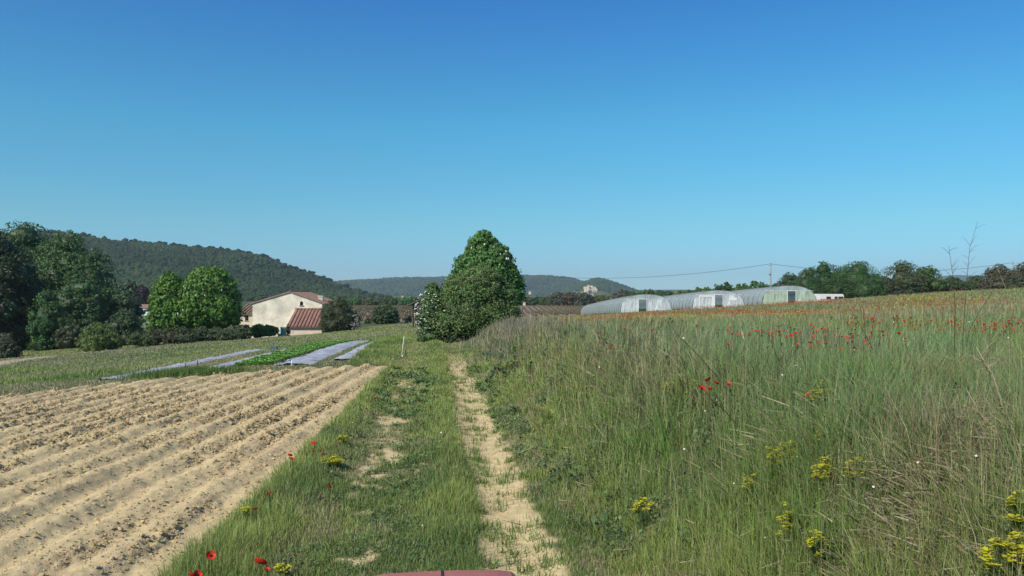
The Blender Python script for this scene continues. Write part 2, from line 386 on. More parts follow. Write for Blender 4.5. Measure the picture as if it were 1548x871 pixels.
# ------------------------------------------------------------------ grass
def blades(name, X, Y, Z, h, wd, col, lean=.35, parent=None, label=None, tipcol=None, cat='grass', bend=None):
    n = len(X); a = rng.random(n)*2*pi; la = rng.random(n)*2*pi
    if bend is not None: la = np.where(rng.random(n) < .5, bend+rng.normal(0, .5, n), la)
    ln = np.abs(rng.normal(0, lean, n))*h
    ux, uy = np.cos(a)*wd*.5, np.sin(a)*wd*.5; lx, ly = np.cos(la)*ln, np.sin(la)*ln
    V = np.empty((n, 5, 3)); hz = np.sqrt(np.maximum(h*h-ln*ln*.6, h*h*.15))
    V[:, 0] = np.stack([X-ux, Y-uy, Z-.02], 1); V[:, 1] = np.stack([X+ux, Y+uy, Z-.02], 1)
    V[:, 2] = np.stack([X+ux*.8+lx*.38, Y+uy*.8+ly*.38, Z+hz*.58], 1); V[:, 3] = np.stack([X-ux*.8+lx*.38, Y-uy*.8+ly*.38, Z+hz*.58], 1)
    V[:, 4] = np.stack([X+lx, Y+ly, Z+hz], 1)
    b = 5*np.arange(n)[:, None]
    q = b+np.array([[0, 1, 2, 3]]); t = b+np.array([[3, 2, 4]])
    C = np.repeat(col[:, None, :], 5, 1)
    if tipcol is not None: C[:, 4] = tipcol
    o = npmesh(name, V.reshape(-1, 3), [q, t], M['grass'], parent, col=C.reshape(-1, 3))
    tag(o, label, cat, kind='stuff'); return o
G1 = np.array((.175, .27, .068)); G2 = np.array((.285, .345, .095)); G3 = np.array((.20, .30, .125)); DRY = np.array((.44, .40, .22)); BROWN = np.array((.21, .175, .09))
def jitter(c, s=.18):
    k = 1+rng.normal(0, s, len(c)); return np.clip(c*k[:, None]*(1+rng.normal(0, s*.35, c.shape)), .012, .8)
def region_dry(X, Y):
    """share of straw among the blades"""
    t = tt(X, Y); n = fbm(X*.7+20, Y*.5+3); n2 = fbm(X*2.2, Y*2.2+9)
    d = .08+.45*S(n, .52, .66)+.25*S(n2, .54, .7)-.25*S(2.9-t, 0, .8)
    top = S(t, 2.2, 3.2)*np.exp(-((Y-26)/13)**2)*S(-X, -6, 0)       # dry brush along the far bank crest
    d = d+.42*top+.35*np.exp(-(((X-2.2)/1.3)**2+((Y-13)/3.5)**2))+.5*np.exp(-(((X-4.3)/.7)**2+((Y-7.2)/.9)**2))+.6*np.exp(-(((X-2.7)/.45)**2+((Y-5.1)/.55)**2))
    return np.clip(d, 0, .92)
# -- tall bank and field grass
n = 640000
Y = np.exp(rng.uniform(np.log(3.2), np.log(125), n)); X = (rng.random(n)*1.36-.3)*Y*1.02+rng.uniform(-2, 2.6, n)
# clumping
X += .12*np.sin(7*fbm(X*3, Y*3)*6); t = tt(X, Y)
hn = fbm(X*.8+5, Y*.8); den = fbm(X*2.5+3, Y*2.5, 3)
keep = (t > 1.45+.35*(fbm(X*1.2, Y*.5)-.5)) & (rng.random(n) < np.clip(.35+1.3*den, 0, 1)*S(t, 1.2, 1.9)) & (X < .72*Y+3) & (X > -.1*Y+1.2)
keep &= ~((Y > 116) & (X > 11) & (X < 48))
X, Y, t, hn = X[keep], Y[keep], t[keep], hn[keep]
cl = fbm(X*3.1+11, Y*3.1, 3); h = (.11+.24*S(t, 1.6, 2.9))*(.35+.75*hn+.75*S(cl, .35, .65))*rng.uniform(.45, 1.35, len(X)); h *= 1-.45*S(Y, 14, 32)
wd = rng.uniform(.004, .008, len(X))*np.clip(Y/7, .75, 9)
dry = region_dry(X, Y); u = rng.random(len(X)); hue = fbm(X*.35+7, Y*.35)
c = lerp(np.tile(G1, (len(X), 1)), G2, S(hue, .35, .6)); blue = S(t, 2.6, 3.6)*S(fbm(X*.25+3, Y*.2+1), .35, .6)
c = lerp(c, G3*1.12, blue); fld = S(Y, 14, 34)*S(t, 3, 5); c = lerp(c, (.27, .25, .10), fld*.55*S(fbm(X*.2, Y*.12), .25, .6)); dry = np.clip(dry+.15*fld, 0, .9); isd = u < dry; c[isd] = lerp(np.tile(DRY, (isd.sum(), 1)), BROWN, rng.random(isd.sum())**1.3)
c = jitter(c)
blades('bank_grass', X, Y, ground_z(X, Y), h, wd, c, .75, label='tall green and straw grass covering the bank and meadow on the right')
# -- fine seed-heads and long stems over the bank
n = 20000
Y = np.exp(rng.uniform(np.log(3.6), np.log(45), n)); X = (rng.random(n)*.9-.2)*Y+rng.uniform(-.5, 2, n); t = tt(X, Y)
keep = (t > 2.0) & (rng.random(n) < fbm(X*.9, Y*.9+30)*1.1) & (X > -.1*Y+1.4); X, Y = X[keep], Y[keep]
h = rng.uniform(.35, .68, len(X))*(.7+.5*fbm(X, Y)); wd = rng.uniform(.003, .005, len(X))*np.clip(Y/7, .8, 8)
c = jitter(lerp(np.tile(np.array((.22, .24, .12)), (len(X), 1)), DRY*1.15, rng.random(len(X))))
blades('seed_grass', X, Y, ground_z(X, Y), h, wd, c, .22, label='thin pale seed stems standing over the bank grass')
# -- track grass
n = 330000
Y = np.exp(rng.uniform(np.log(5.2), np.log(62), n)); X = rng.uniform(-2.9, 2.1, n)-.1*Y; t = tt(X, Y)
w2 = rng.random(n) < np.clip((Y/7.)**.0, 0, 1)
dd = dirt_amount(X, Y); den = fbm(X*3.5, Y*3.5, 3)
mid = np.exp(-((t-.25)/.32)**4); edge = S(-t, 1.15, 1.6)
dens = np.clip(.25+1.0*den+.5*mid+.5*edge, 0, 1)*(1-.93*dd)*(1-S(field_mask(X, Y), .25, .8))
keep = rng.random(n) < dens; X, Y, t, mid, edge = X[keep], Y[keep], t[keep], mid[keep], edge[keep]
nn = fbm(X*1.5+3, Y*1.5)
h = (.035+.075*mid*(.4+nn)+.13*edge*(.4+nn)+.06*nn)*rng.uniform(.6, 1.4, len(X)); h += .10*S(t, 1.3, 1.9)*nn
wd = rng.uniform(.004, .008, len(X))*np.clip(Y/8, .8, 7)
c = lerp(np.tile(np.array((.185, .26, .075)), (len(X), 1)), G2*1.12, S(fbm(X*.9, Y*.6), .3, .6))
isd = rng.random(len(X)) < .15+.6*S(fbm(X*1.3+4, Y*1.1), .42, .62)*(1-mid*.7)*(1-.6*edge)
c[isd] = DRY*.95; h = np.where(isd, h*.7, h); c = jitter(c)
blades('track_grass', X, Y, ground_z(X, Y), h, wd, c, .6, label='short trodden grass growing on the farm track and its verge')
# -- left meadow
n = 260000
Y = np.exp(rng.uniform(np.log(20), np.log(125), n)); X = -rng.random(n)*(.66*Y+6)+4; t = tt(X, Y)
keep = (t < -1.4) & (field_mask(X, Y) < .3)
bed = (((X > -13.4) & (X < -12.4) & (Y > 25.6) & (Y < 40.5)) | ((X > -10.95) & (X < -9.95) & (Y > 27) & (Y < 45)) | ((X+.06*(Y-28) > -8.4) & (X+.06*(Y-28) < -6.95) & (Y > 28) & (Y < 45.5)) |
       ((X+.06*(Y-29.7) > -6.75) & (X+.06*(Y-29.7) < -5.65) & (Y > 29.5) & (Y < 45)))
keep &= ~bed; 
xr = -38.6-.21*(Y-60); keep &= ~((np.abs(X-xr) < 2.4) & (Y > 42) & (Y < 87) & (rng.random(n) < .97))
keep &= rng.random(n) < .4+.9*fbm(X*.8, Y*.5)
X, Y = X[keep], Y[keep]
inbed = (X > -13.4) & (X < -5.6) & (Y > 26.5) & (Y < 45)
h = (.05+.13*fbm(X*.3, Y*.2))*rng.uniform(.6, 1.5, len(X)); h = np.where(inbed | ((Y < 28) & (X < -6)), h*.45, h)
wd = rng.uniform(.006, .01, len(X))*np.clip(Y/9, 1, 12)
c = lerp(np.tile(G1, (len(X), 1)), G2*1.1, S(fbm(X*.2, Y*.15), .35, .6))
isd = rng.random(len(X)) < np.clip(0.15+.8*S(fbm(X*.12+8, Y*.2), .42, .56)+.2*inbed, 0, .8); c[isd] = DRY*.85
c = jitter(c)
blades('meadow_grass', X, Y, ground_z(X, Y), h, wd, c, .45, label='grass of the meadow beyond the ploughed field on the left')
# -- broad weeds in and beside the rut
n = 210; Y = np.exp(rng.uniform(np.log(6), np.log(26), n)); X = rng.uniform(.45, 1.35, n)-.1*Y
keep = rng.random(n) < .9; X, Y = X[keep], Y[keep]
X = np.repeat(X, 26)+rng.normal(0, .05, len(X)*26); Y = np.repeat(Y, 26)+rng.normal(0, .06, len(Y)*26)
c = jitter(np.tile(G1*.95, (len(X), 1)))
blades('rut_weeds', X, Y, ground_z(X, Y), rng.uniform(.05, .12, len(X)), rng.uniform(.007, .014, len(X)), c, .9, label='low green weeds sprouting in the bare wheel rut', cat='weeds')
def weeds(name, X, Y, hgt, per, leaf, col, label):
    n0 = len(X); k = np.repeat(np.arange(n0), per); n = len(k); hh = hgt*rng.uniform(.6, 1.3, n0)
    p = np.stack([X[k]+rng.normal(0, .05, n), Y[k]+rng.normal(0, .05, n), ground_z(X, Y)[k]+rng.random(n)*hh[k]], 1)
    a = rng.random(n)*2*pi; el = rng.uniform(-.2, .9, n); L_ = leaf*rng.uniform(.6, 1.4, n)*np.clip(Y[k]/8, .8, 3)
    d = np.stack([np.cos(a)*np.cos(el), np.sin(a)*np.cos(el), np.sin(el)], 1)*L_[:, None]; w_ = np.stack([-np.sin(a), np.cos(a), 0*a], 1)*L_[:, None]*.28
    V = np.stack([p, p+d*.5+w_, p+d, p+d*.5-w_], 1).reshape(-1, 3)
    c = np.repeat(jitter(lerp(np.tile(np.array(col[0]), (n, 1)), col[1], rng.random(n0)[k])), 4, 0)
    tag(npmesh(name, V, np.arange(4*n).reshape(-1, 4), M['leaf'], col=c), label, 'weeds', kind='stuff')
n = 1500; Y = np.exp(rng.uniform(np.log(3.6), np.log(30), n)); X = 1.4-.1*Y+rng.random(n)*(.75*Y); k = fbm(X*.9+50, Y*.9) > .47
weeds('bank_weeds', X[k], Y[k], .26, 34, .045, ((.09, .16, .06), (.16, .20, .09)), 'broad leaved weeds mixed into the bank grass')
n = 1500; Y = np.exp(rng.uniform(np.log(5.5), np.log(26), n)); X = rng.uniform(-2.1, 1.6, n)-.1*Y; k = (fbm(X*1.4+50, Y*1.4) > .48) & (dirt_amount(X, Y) < .4) & (field_mask(X, Y) < .3)
weeds('track_weeds', X[k], Y[k], .07, 22, .035, ((.09, .17, .05), (.18, .25, .08)), 'low clover and plantain leaves in the grass of the track')
# -- dry twigs and litter in the bank
def litter(name, cx, cy, sx, sy, n, label, lmax=.3):
    X = rng.normal(cx, sx, n); Y = rng.normal(cy, sy, n); Z = ground_z(X, Y)+rng.uniform(0, .28, n)
    a = rng.random(n)*2*pi; L_ = rng.uniform(.05, lmax, n); el = rng.normal(0, .45, n)
    d = np.stack([np.cos(a)*np.cos(el), np.sin(a)*np.cos(el), np.abs(np.sin(el))], 1)*L_[:, None]
    p = np.stack([X, Y, Z], 1); wv = np.zeros((n, 3)); wv[:, 2] = .004; wv[:, 0] = .002
    V = np.stack([p-wv, p+wv, p+d+wv*.4, p+d-wv*.4], 1).reshape(-1, 3)
    c = np.repeat(jitter(lerp(np.tile((.42, .36, .22), (n, 1)), (.14, .11, .065), rng.random(n)), .2), 4, 0)
    tag(npmesh(name, V, np.arange(4*n).reshape(-1, 4), M['grass'], col=c), label, 'dead stems', kind='stuff')
x, y, z = hit(1450, 750); litter('dead_stems', x, y, .42, .38, 3600, 'tangle of grey dead stems low in the grass at bottom right', .17)
x, y, z = hit(1400, 590); litter('dead_stems', x, y, .9, 1.0, 2600, 'grey dead stems among the tall grass right of the poppies')
x, y, z = hit(1250, 660); litter('dead_stems', x, y, .5, .4, 700, 'pale dead stems behind the yellow spurge clumps on the bank')
x, y, z = hit(900, 560); litter('dead_stems', x, y, .9, 3, 1800, 'greyish dead stems on the middle of the bank')
# -- dry brushwood along the far crest of the bank
n = 6500; Y = rng.uniform(20, 44, n); X = rng.normal(3.1, .75, n)-.1*Y
keep = fbm(X*.8, Y*.5) > .42; X, Y = X[keep], Y[keep]
c = jitter(lerp(np.tile(np.array((.36, .33, .22)), (len(X), 1)), (.24, .21, .15), rng.random(len(X))))
blades('dry_brush', X, Y, ground_z(X, Y), rng.uniform(.2, .5, len(X)), rng.uniform(.012, .022, len(X)), c, .7, label='grey brown dry brush along the crest of the bank', cat='brush')
# ------------------------------------------------------------------ hills
def hill(name, ridge, Yc, front, back, base=-4.0, dx=18, rough=1.0):
    r = np.array(ridge, float); xs = (r[:, 0]-CX)/F*Yc; hs = CAMZ+(HY-r[:, 1])/F*Yc
    def hf(X, Y):
        u = np.clip((Y-Yc)/np.where(Y < Yc, front, back), -1, 1)
        prof = np.where(Y < Yc, .5+.5*np.cos(pi*np.abs(u)**.85), .5+.5*np.cos(pi*np.abs(u)))
        hh = np.interp(X, xs, hs)
        return base-3+(hh-base+3)*prof*(1+rough*.22*(1-np.abs(prof-.5)*2)*(fbm(X/120., Y/120.)-.5)*2)
    X_, Y_ = np.meshgrid(np.arange(xs[0], xs[-1]+dx, dx), np.linspace(Yc-front, Yc+back, 60))
    Z_ = hf(X_, Y_); ny_, nx_ = X_.shape; ix = np.arange(nx_*ny_).reshape(ny_, nx_)
    q = np.stack([ix[:-1, :-1].ravel(), ix[:-1, 1:].ravel(), ix[1:, 1:].ravel(), ix[1:, :-1].ravel()], 1)
    o = npmesh(name, np.stack([X_.ravel(), Y_.ravel(), Z_.ravel()], 1), q, M['leaf_far'], col=np.tile((.03, .042, .018), (nx_*ny_, 1)), smooth=True)
    tag(o, kind='structure'); return hf, xs
def forest(name, hf, x0, x1, y0, y1, n, size, label, c1=(.016, .03, .012), c2=(.042, .066, .02), ridge=None):
    X = rng.uniform(x0, x1, n); Y = rng.uniform(y0, y1, n)
    if ridge: k = n//4; Y[:k] = ridge+rng.normal(0, size*1.5, k)
    r = size*rng.uniform(.5, 1.15, n); Z = hf(X, Y)
    k = Z > -4.5; X, Y, Z, r = X[k], Y[k], Z[k], r[k]
    c = lerp(np.tile(np.array(c1), (len(X), 1)), c2, S(fbm(X/60, Y/60), .35, .65)*.6+.4*rng.random(len(X)))
    o = scatter_blobs(name, X, Y, Z+r*.5, r, c, M['leaf_far'], flat=1.05, jit=.3)
    tag(o, label, 'forest', kind='stuff')
ridgeL = [(-330, 372), (-150, 362), (0, 356), (60, 353), (85, 352), (130, 357), (170, 364), (230, 367), (270, 373), (300, 374), (350, 379), (385, 384), (410, 391),
          (430, 402), (470, 414), (500, 426), (530, 437), (560, 446), (590, 450)]
hfL, xl = hill('wooded_hill', [(a, b+6) for a, b in ridgeL], 1150, 560, 300, dx=8)
forest('hill_forest', hfL, xl[0], xl[-1], 600, 1190, 34000, 3.7, 'dark pine and oak forest covering the long hill on the left', ridge=1150)
ridgeF = [(400, 441), (460, 434), (520, 429), (560, 427), (600, 424), (640, 424), (700, 422), (785, 421), (815, 421), (840, 422), (862, 424), (880, 430), (900, 440), (920, 449)]
hfF, xf = hill('distant_hill', ridgeF, 3500, 700, 500, dx=30)
forest('distant_forest', hfF, xf[0], xf[-1], 2850, 3540, 9000, 9, 'far blue wooded ridge across the middle of the horizon', ridge=3500)
ridgeK = [(845, 447), (870, 438), (885, 430), (897, 426), (905, 425), (915, 426.5), (925, 430), (935, 433.5), (948, 438), (965, 447)]
hfK, xk = hill('castle_hill', ridgeK, 2700, 420, 400, dx=14)
forest('castle_hill_forest', hfK, xk[0], xk[-1], 2350, 2740, 2600, 7, 'trees on the rounded hill behind the castle village', ridge=2700)
ridgeD = [(880, 447), (930, 440), (950, 438.5), (1000, 438), (1040, 438), (1060, 440), (1100, 447)]
hill('horizon_hill', ridgeD, 5200, 700, 500, dx=60)
ridgeR = [(1330, 447), (1380, 430), (1410, 420), (1440, 415.5), (1465, 416.5), (1500, 418), (1540, 424), (1600, 436), (1650, 447)]
hill('horizon_hill', ridgeR, 5600, 900, 500, dx=60)
# pale limestone outcrops on the left hill
rk = {k: [] for k in 'XYZr'}
def outcrop(px, py, wpx, label):
    Ys = np.linspace(620, 1150, 500); X = PX(px, Ys); zr = CAMZ+(HY-py)/F*Ys; k = np.argmax(hfL(X, Ys) >= zr); Y0 = Ys[k]; X0 = X[k]
    m = 9; xs_ = X0+np.linspace(-.5, .5, m)*wpx*.7/F*Y0+rng.normal(0, 1, m); zs = hfL(xs_, np.full(m, Y0))+2.5
    o = scatter_blobs('rock_outcrop', xs_, np.full(m, Y0-5.), zs-1.2, rng.uniform(1.2, 2.9, m), np.tile((.4, .4, .4), (m, 1)), M['rock'], flat=.9, jit=.3)
    tag(o, label, 'rock', 'pale rock outcrops on the wooded hill')
n = 260; X = rng.uniform(xl[0], xl[-1], n); Y = 1150+rng.normal(0, 8, n); r = rng.uniform(2.0, 4.4, n)
tag(scatter_blobs('crest_pines', X, Y, hfL(X, Y)+r+3, r, np.tile((.022, .036, .016), (n, 1)), M['leaf_far'], flat=.75), 'row of umbrella pines standing along the crest of the left hill', 'pines', kind='stuff')
outcrop(138, 381, 12, 'small pale rock outcrop high on the wooded hill, leftmost of three')
outcrop(159, 383, 14, 'pale rock outcrop on the wooded hill, middle and brightest of three')
outcrop(254, 383, 16, 'pale rock outcrop on the wooded hill directly above the chestnut pair')

# ------------------------------------------------------------------ trees
def leafcloud(lobes, nclump, nleaf, leaf, colr, var=.13, droop=0, seed=0, asp=.6, yspread=.55, lo=-.5):
    """lobes: (n,6) centres and radii. leaves sit on many small clumps spread over the lobes' shells"""
    g_ = np.random.default_rng(seed); lb = np.array(lobes, float); wgt = (lb[:, 3]*lb[:, 4]*lb[:, 5])**(2/3); wgt /= wgt.sum()
    li = g_.choice(len(lb), nclump, p=wgt); d = g_.normal(size=(nclump, 3)); d /= np.linalg.norm(d, axis=1)[:, None]
    d[:, 2] = np.where(d[:, 2] < lo, -d[:, 2], d[:, 2]); L_ = lb[li]
    cc = L_[:, :3]+d*L_[:, 3:]*g_.uniform(.72, 1.03, nclump)[:, None]
    rr = (L_[:, 3:].prod(1))**(1/3)*.26*g_.uniform(.6, 1.3, nclump)
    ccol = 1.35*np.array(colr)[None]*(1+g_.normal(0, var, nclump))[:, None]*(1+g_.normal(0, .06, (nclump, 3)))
    per = max(1, nleaf//nclump); ci = np.repeat(np.arange(nclump), per); n = len(ci)
    e = g_.normal(size=(n, 3)); e /= np.linalg.norm(e, axis=1)[:, None]; out = d[ci]
    e = e+.7*out+np.array([0, 0, .35]); e /= np.linalg.norm(e, axis=1)[:, None]
    p = cc[ci]+e*rr[ci][:, None]*g_.uniform(.5, 1.15, n)[:, None]*np.array([1.15, 1.15, .85])
    nn = e+g_.normal(0, yspread, (n, 3)); nn /= np.linalg.norm(nn, axis=1)[:, None]
    u = np.cross(nn, g_.normal(size=(n, 3))); u /= np.linalg.norm(u, axis=1)[:, None]+1e-9
    if droop: u[:, 2] -= droop; u /= np.linalg.norm(u, axis=1)[:, None]
    v = np.cross(nn, u); v /= np.linalg.norm(v, axis=1)[:, None]+1e-9
    s_ = leaf*g_.uniform(.6, 1.3, n)[:, None]
    V = np.stack([p-u*s_*.5, p+v*s_*asp*.5-nn*s_*.1, p+u*s_*.5, p-v*s_*asp*.5-nn*s_*.1], 1).reshape(-1, 3)
    C = np.repeat(np.clip(ccol[ci]*(1+g_.normal(0, .10, n))[:, None], .008, .9), 4, 0)
    return V, np.arange(4*n).reshape(-1, 4), C
def sphere_mesh(c, r, nlat=7, nlon=12, seed=0):
    th = np.linspace(0, pi, nlat+1)[:, None]; ph = np.arange(nlon)[None]*2*pi/nlon
    k = 1+.12*np.sin(3*ph+seed)*np.sin(th)*np.cos(2*th+seed)
    V = np.stack([c[0]+r[0]*np.sin(th)*np.cos(ph)*k, c[1]+r[1]*np.sin(th)*np.sin(ph)*k, c[2]+r[2]*np.cos(th)+0*ph], 2).reshape(-1, 3)
    q = []
    for i in range(nlat):
        for j in range(nlon): q.append((i*nlon+j, (i+1)*nlon+j, (i+1)*nlon+(j+1) % nlon, i*nlon+(j+1) % nlon))
    return V, np.array(q)
def crown(name, parent, lobes, nclump, nleaf, leaf, colr, core=.72, m='leaf', **kw):
    V, Q, C = leafcloud(lobes, nclump, nleaf, leaf, colr, **kw)
    Vs, Qs, Cs = [V], [Q], [C]; b = len(V)
    if core:
        for i, l in enumerate(lobes):
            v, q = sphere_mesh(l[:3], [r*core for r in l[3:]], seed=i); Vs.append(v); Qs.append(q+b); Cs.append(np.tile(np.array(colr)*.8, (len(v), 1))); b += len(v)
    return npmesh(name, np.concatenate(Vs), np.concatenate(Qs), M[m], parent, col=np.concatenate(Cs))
def trunk(parent, h, r, m='bark', limbs=5, spread=1., seed=0, lean=0., multi=1):
    g_ = random.Random(seed)
    mb = MB()
    for q in range(multi):
        ox = (q-(multi-1)/2)*r*1.5; ln = lean+(q-(multi-1)/2)*.25
        pts = [Vector((ox, 0, -.4)), Vector((ox, 0, 0)), Vector((ox+ln*h*.3, 0, h*.45)), Vector((ox+ln*h*.6+g_.uniform(-.1, .1), g_.uniform(-.1, .1), h))]
        mb.tube(pts, [r*1.4, r*1.15, r*.8, r*.55], 8)
        for k in range(limbs):
            a = 2*pi*k/limbs+g_.random(); z0 = h*g_.uniform(.55, .98); L_ = spread*g_.uniform(.6, 1)
            p0 = Vector((ox+ln*z0*.5, 0, z0)); p1 = p0+Vector((cos(a)*L_*.5, sin(a)*L_*.5, L_*.55)); p2 = p0+Vector((cos(a)*L_, sin(a)*L_, L_*1.3))
            mb.tube([p0, p1, p2], [r*.5, r*.33, r*.12], 6)
    return mb.build('trunk', M[m], parent, smooth=True)
def autolobes(W, z0, z1, k, seed, depth=None, top=1.0):
    g_ = random.Random(seed); H = z1-z0; D = depth or W; zc = (z0+z1)/2
    L_ = [(0, 0, zc, W*.36, D*.36, H*.42)]
    for i in range(k):
        a = 2*pi*i/k+g_.uniform(-.3, .3); f = g_.uniform(.1, .85); zz = z0+H*(.18+.62*f)
        taper = (1-.45*top*max(0, f-.4)/.6)
        rr = g_.uniform(.17, .24)*min(W, H*1.3)
        L_.append((cos(a)*(W*.5-rr)*taper, sin(a)*(D*.5-rr)*taper, min(max(zz, z0+rr*.7), z1-rr*.8), rr, rr, rr*.85))
    if z0 < .12*z1:
        for i in range(6):
            a = 2*pi*i/6+g_.uniform(-.3, .3); rr = min(W*.25, H*.3); L_.append((cos(a)*(W*.47-rr), sin(a)*(D*.47-rr), rr*g_.uniform(.6, .85), rr, rr, rr))
    rr = W*.2; L_.append((g_.uniform(-.08, .08)*W, 0, z1-rr*.8, rr, rr, rr*.8)); return L_
def tree(name, label, px, Y, top, wpx, col, leaf, nleaf, cat='tree', group=None, base=None, z0f=.2, k=7, seed=0, nclump=None, m='leaf', tr='bark', dx=0, lobes=None, core=.72, trunk_h=None, multi=1, **kw):
    X = PX(px, Y); zb = gz(X, Y) if base is None else base
    zt = CAMZ+(HY-top)/F*Y-zb; W = wpx/F*Y
    e = empty(name, (X, Y, zb), label, cat, group)
    z0 = zt*z0f; h = trunk_h or zt*.55
    L_ = lobes(W, zt) if lobes else autolobes(W, z0, zt-leaf*.3, k, seed)
    trunk(e, h, max(.06, min(.35, zt*.03)), tr, spread=W*.25, seed=seed, multi=multi)
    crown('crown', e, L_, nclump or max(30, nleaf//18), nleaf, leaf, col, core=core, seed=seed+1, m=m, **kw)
    return e
DG = (.038, .082, .022); MG = (.06, .118, .028); LG = (.085, .15, .035); OL = (.085, .105, .035); BR = (.075, .07, .038)
# left wood
gw = 'tall trees of the wood at the left edge'
tree('broadleaf_tree', 'tall dark shaded tree cut off by the left edge of the photo', -8, 104, 352, 150, (.032, .055, .022), .38, 15000, group=gw, seed=1, k=11, z0f=.02)
tree('broadleaf_tree', 'tallest grey green tree of the left wood, broad rounded top', 38, 122, 335, 150, (.06, .112, .034), .36, 22000, group=gw, seed=2, k=12, z0f=.1)
tree('broadleaf_tree', 'tall green tree of the left wood, right of the tallest one', 98, 118, 350, 118, (.065, .12, .034), .34, 22000, group=gw, seed=3, k=12, z0f=.05)
tree('broadleaf_tree', 'dark green tree on the right shoulder of the left wood', 140, 114, 377, 92, (.052, .10, .03), .34, 13000, group=gw, seed=4, k=10, z0f=.05)
tree('broadleaf_tree', 'rounded bluish green tree in front of the left wood', 118, 104, 422, 92, (.068, .12, .042), .3, 11000, group='smaller trees in front of the left wood', seed=5, k=9, z0f=.05)
tree('broadleaf_tree', 'upright dark bushy tree at the foot of the left wood', 72, 98, 440, 58, (.05, .105, .03), .28, 9000, group='smaller trees in front of the left wood', seed=6, k=8, z0f=.02)
tree('broadleaf_tree', 'pale grey green slender tree between the left wood and the purple tree', 192, 108, 422, 54, (.075, .115, .055), .3, 8000, group='smaller trees in front of the left wood', seed=7, k=8, z0f=.02)
tree('broadleaf_tree', 'low brownish green tree left of the yellowish bush', 104, 97, 488, 44, (.07, .085, .04), .25, 4500, group='smaller trees in front of the left wood', seed=8, k=6, z0f=.02)
tree('willow_shrub', 'bright yellowish green feathery bush beside the dirt road on the left', 150, 82, 488, 66, (.105, .155, .04), .26, 9000, cat='bush', seed=9, k=9, z0f=.0, droop=-1.2, asp=.3, multi=3, core=.6)
tree('shrub', 'grey twiggy shrub at the left edge in front of the dark tree', 4, 84, 503, 44, (.10, .11, .075), .2, 3500, cat='bush', seed=10, z0f=.0, core=.5)
tree('shrub', 'low dark olive bush at the left edge beside the dirt road', 12, 78, 516, 40, (.05, .065, .03), .2, 3000, cat='bush', seed=11, z0f=.0)
tree('shrub', 'dense green bush under the pale slender tree', 188, 93, 468, 62, (.055, .09, .038), .22, 7000, cat='bush', seed=12, k=8, z0f=.0)
tree('purple_tree', 'dark purple leaved tree behind the white farm building', 215, 260, 431, 34, (.042, .016, .026), .7, 5000, seed=13, k=7, z0f=.05)
# hedge piece and rail gate
def hedge(name, label, px0, px1, Y, top, depth, col, leaf, n, seed, cat='hedge'):
    X0, X1 = PX(px0, Y), PX(px1, Y); xc = (X0+X1)/2; zb = gz(xc, Y); zt = CAMZ+(HY-top)/F*Y-zb
    k = max(2, int((X1-X0)/(zt*.8))); L_ = []
    for i in range(k):
        x = X0+(X1-X0)*(i+.5)/k-xc; r = (X1-X0)/k*random.uniform(.5, .85)
        L_.append((x, random.uniform(-.5, .5), zt*random.uniform(.36, .48), r, depth/2, zt*random.uniform(.4, .56)))
    e = empty(name, (xc, Y, zb), label, cat)
    for i in range(k): MB().tube([(L_[i][0], 0, -.2), (L_[i][0]+.1, 0, zt*.5)], [.05, .02], 5).build('stem', M['bark'], e)
    crown('foliage', e, L_, max(20, n//25), n, leaf, col, seed=seed); return e
hedge('hedge', 'clipped block of green hedge left of the wooden rail gate', 198, 236, 86, 503, 1.6, (.075, .105, .038), .16, 6000, 20)
hedge('hedge', 'dark undergrowth hedge behind the wooden rail gate', 200, 292, 87.5, 495, 2.5, (.06, .08, .035), .2, 7000, 21)
hedge('hedge', 'dark bramble hedge between the chestnut pair and the bright shrub', 296, 374, 88.5, 494, 2.2, (.075, .10, .045), .18, 8000, 22)
hedge('laurel_shrub', 'bright yellowish green spreading shrub in front of the farmhouse gable', 362, 416, 98, 491, 2.4, (.14, .18, .04), .2, 7000, 23, 'bush')
def railgate():
    Y = 85; X0, X1 = PX(233, Y), PX(262, Y); xc = (X0+X1)/2; zb = gz(xc, Y); e = empty('rail_gate', (xc, Y, zb), 'dark wooden post and rail gate beside the hedge block', 'gate')
    for x in (X0-xc, 0.1, X1-xc): MB().box(x-.07, x+.07, -.07, .07, -.3, 1.55).build('post', M['dwood'], e, bevel=.01)
    for z in (1.45, .9): MB().box(X0-xc-.5, X1-xc+.2, -.1, -.074, z-.06, z+.05).build('rail', M['dwood'], e)
railgate()
# chestnut pair
def chest_lobes(W, H):
    return [(0, 0, H*.56, W*.42, W*.42, H*.36), (0, 0, H*.8, W*.27, W*.27, H*.19), (-W*.2, -W*.12, H*.36, W*.3, W*.3, H*.25), (W*.2, -W*.1, H*.38, W*.3, W*.3, H*.27), (0, W*.1, H*.36, W*.38, W*.36, H*.25)]
def blossoms(e, lobes, n, seed, size=.13, lo=-.2):
    g_ = np.random.default_rng(seed); lb = np.array(lobes); li = g_.integers(0, len(lb), n); d = g_.normal(size=(n, 3)); d[:, 1] = -np.abs(d[:, 1]); d /= np.linalg.norm(d, axis=1)[:, None]
    d[:, 2] = np.abs(d[:, 2])*.9-.1
    p = lb[li][:, :3]+d*lb[li][:, 3:]*1.09; r = np.full(n, size*.4)
    X, Y, Z = p[:, 0], p[:, 1], p[:, 2]
    o = scatter_blobs('blossom', X, Y, Z, r, np.tile((.6, .6, .5), (n, 1)), M['petal'], flat=2.2, parent=e); tag(o, kind='stuff')
gp = 'pair of round chestnut trees left of the farmhouse'
tc_ = (.085, .165, .025)
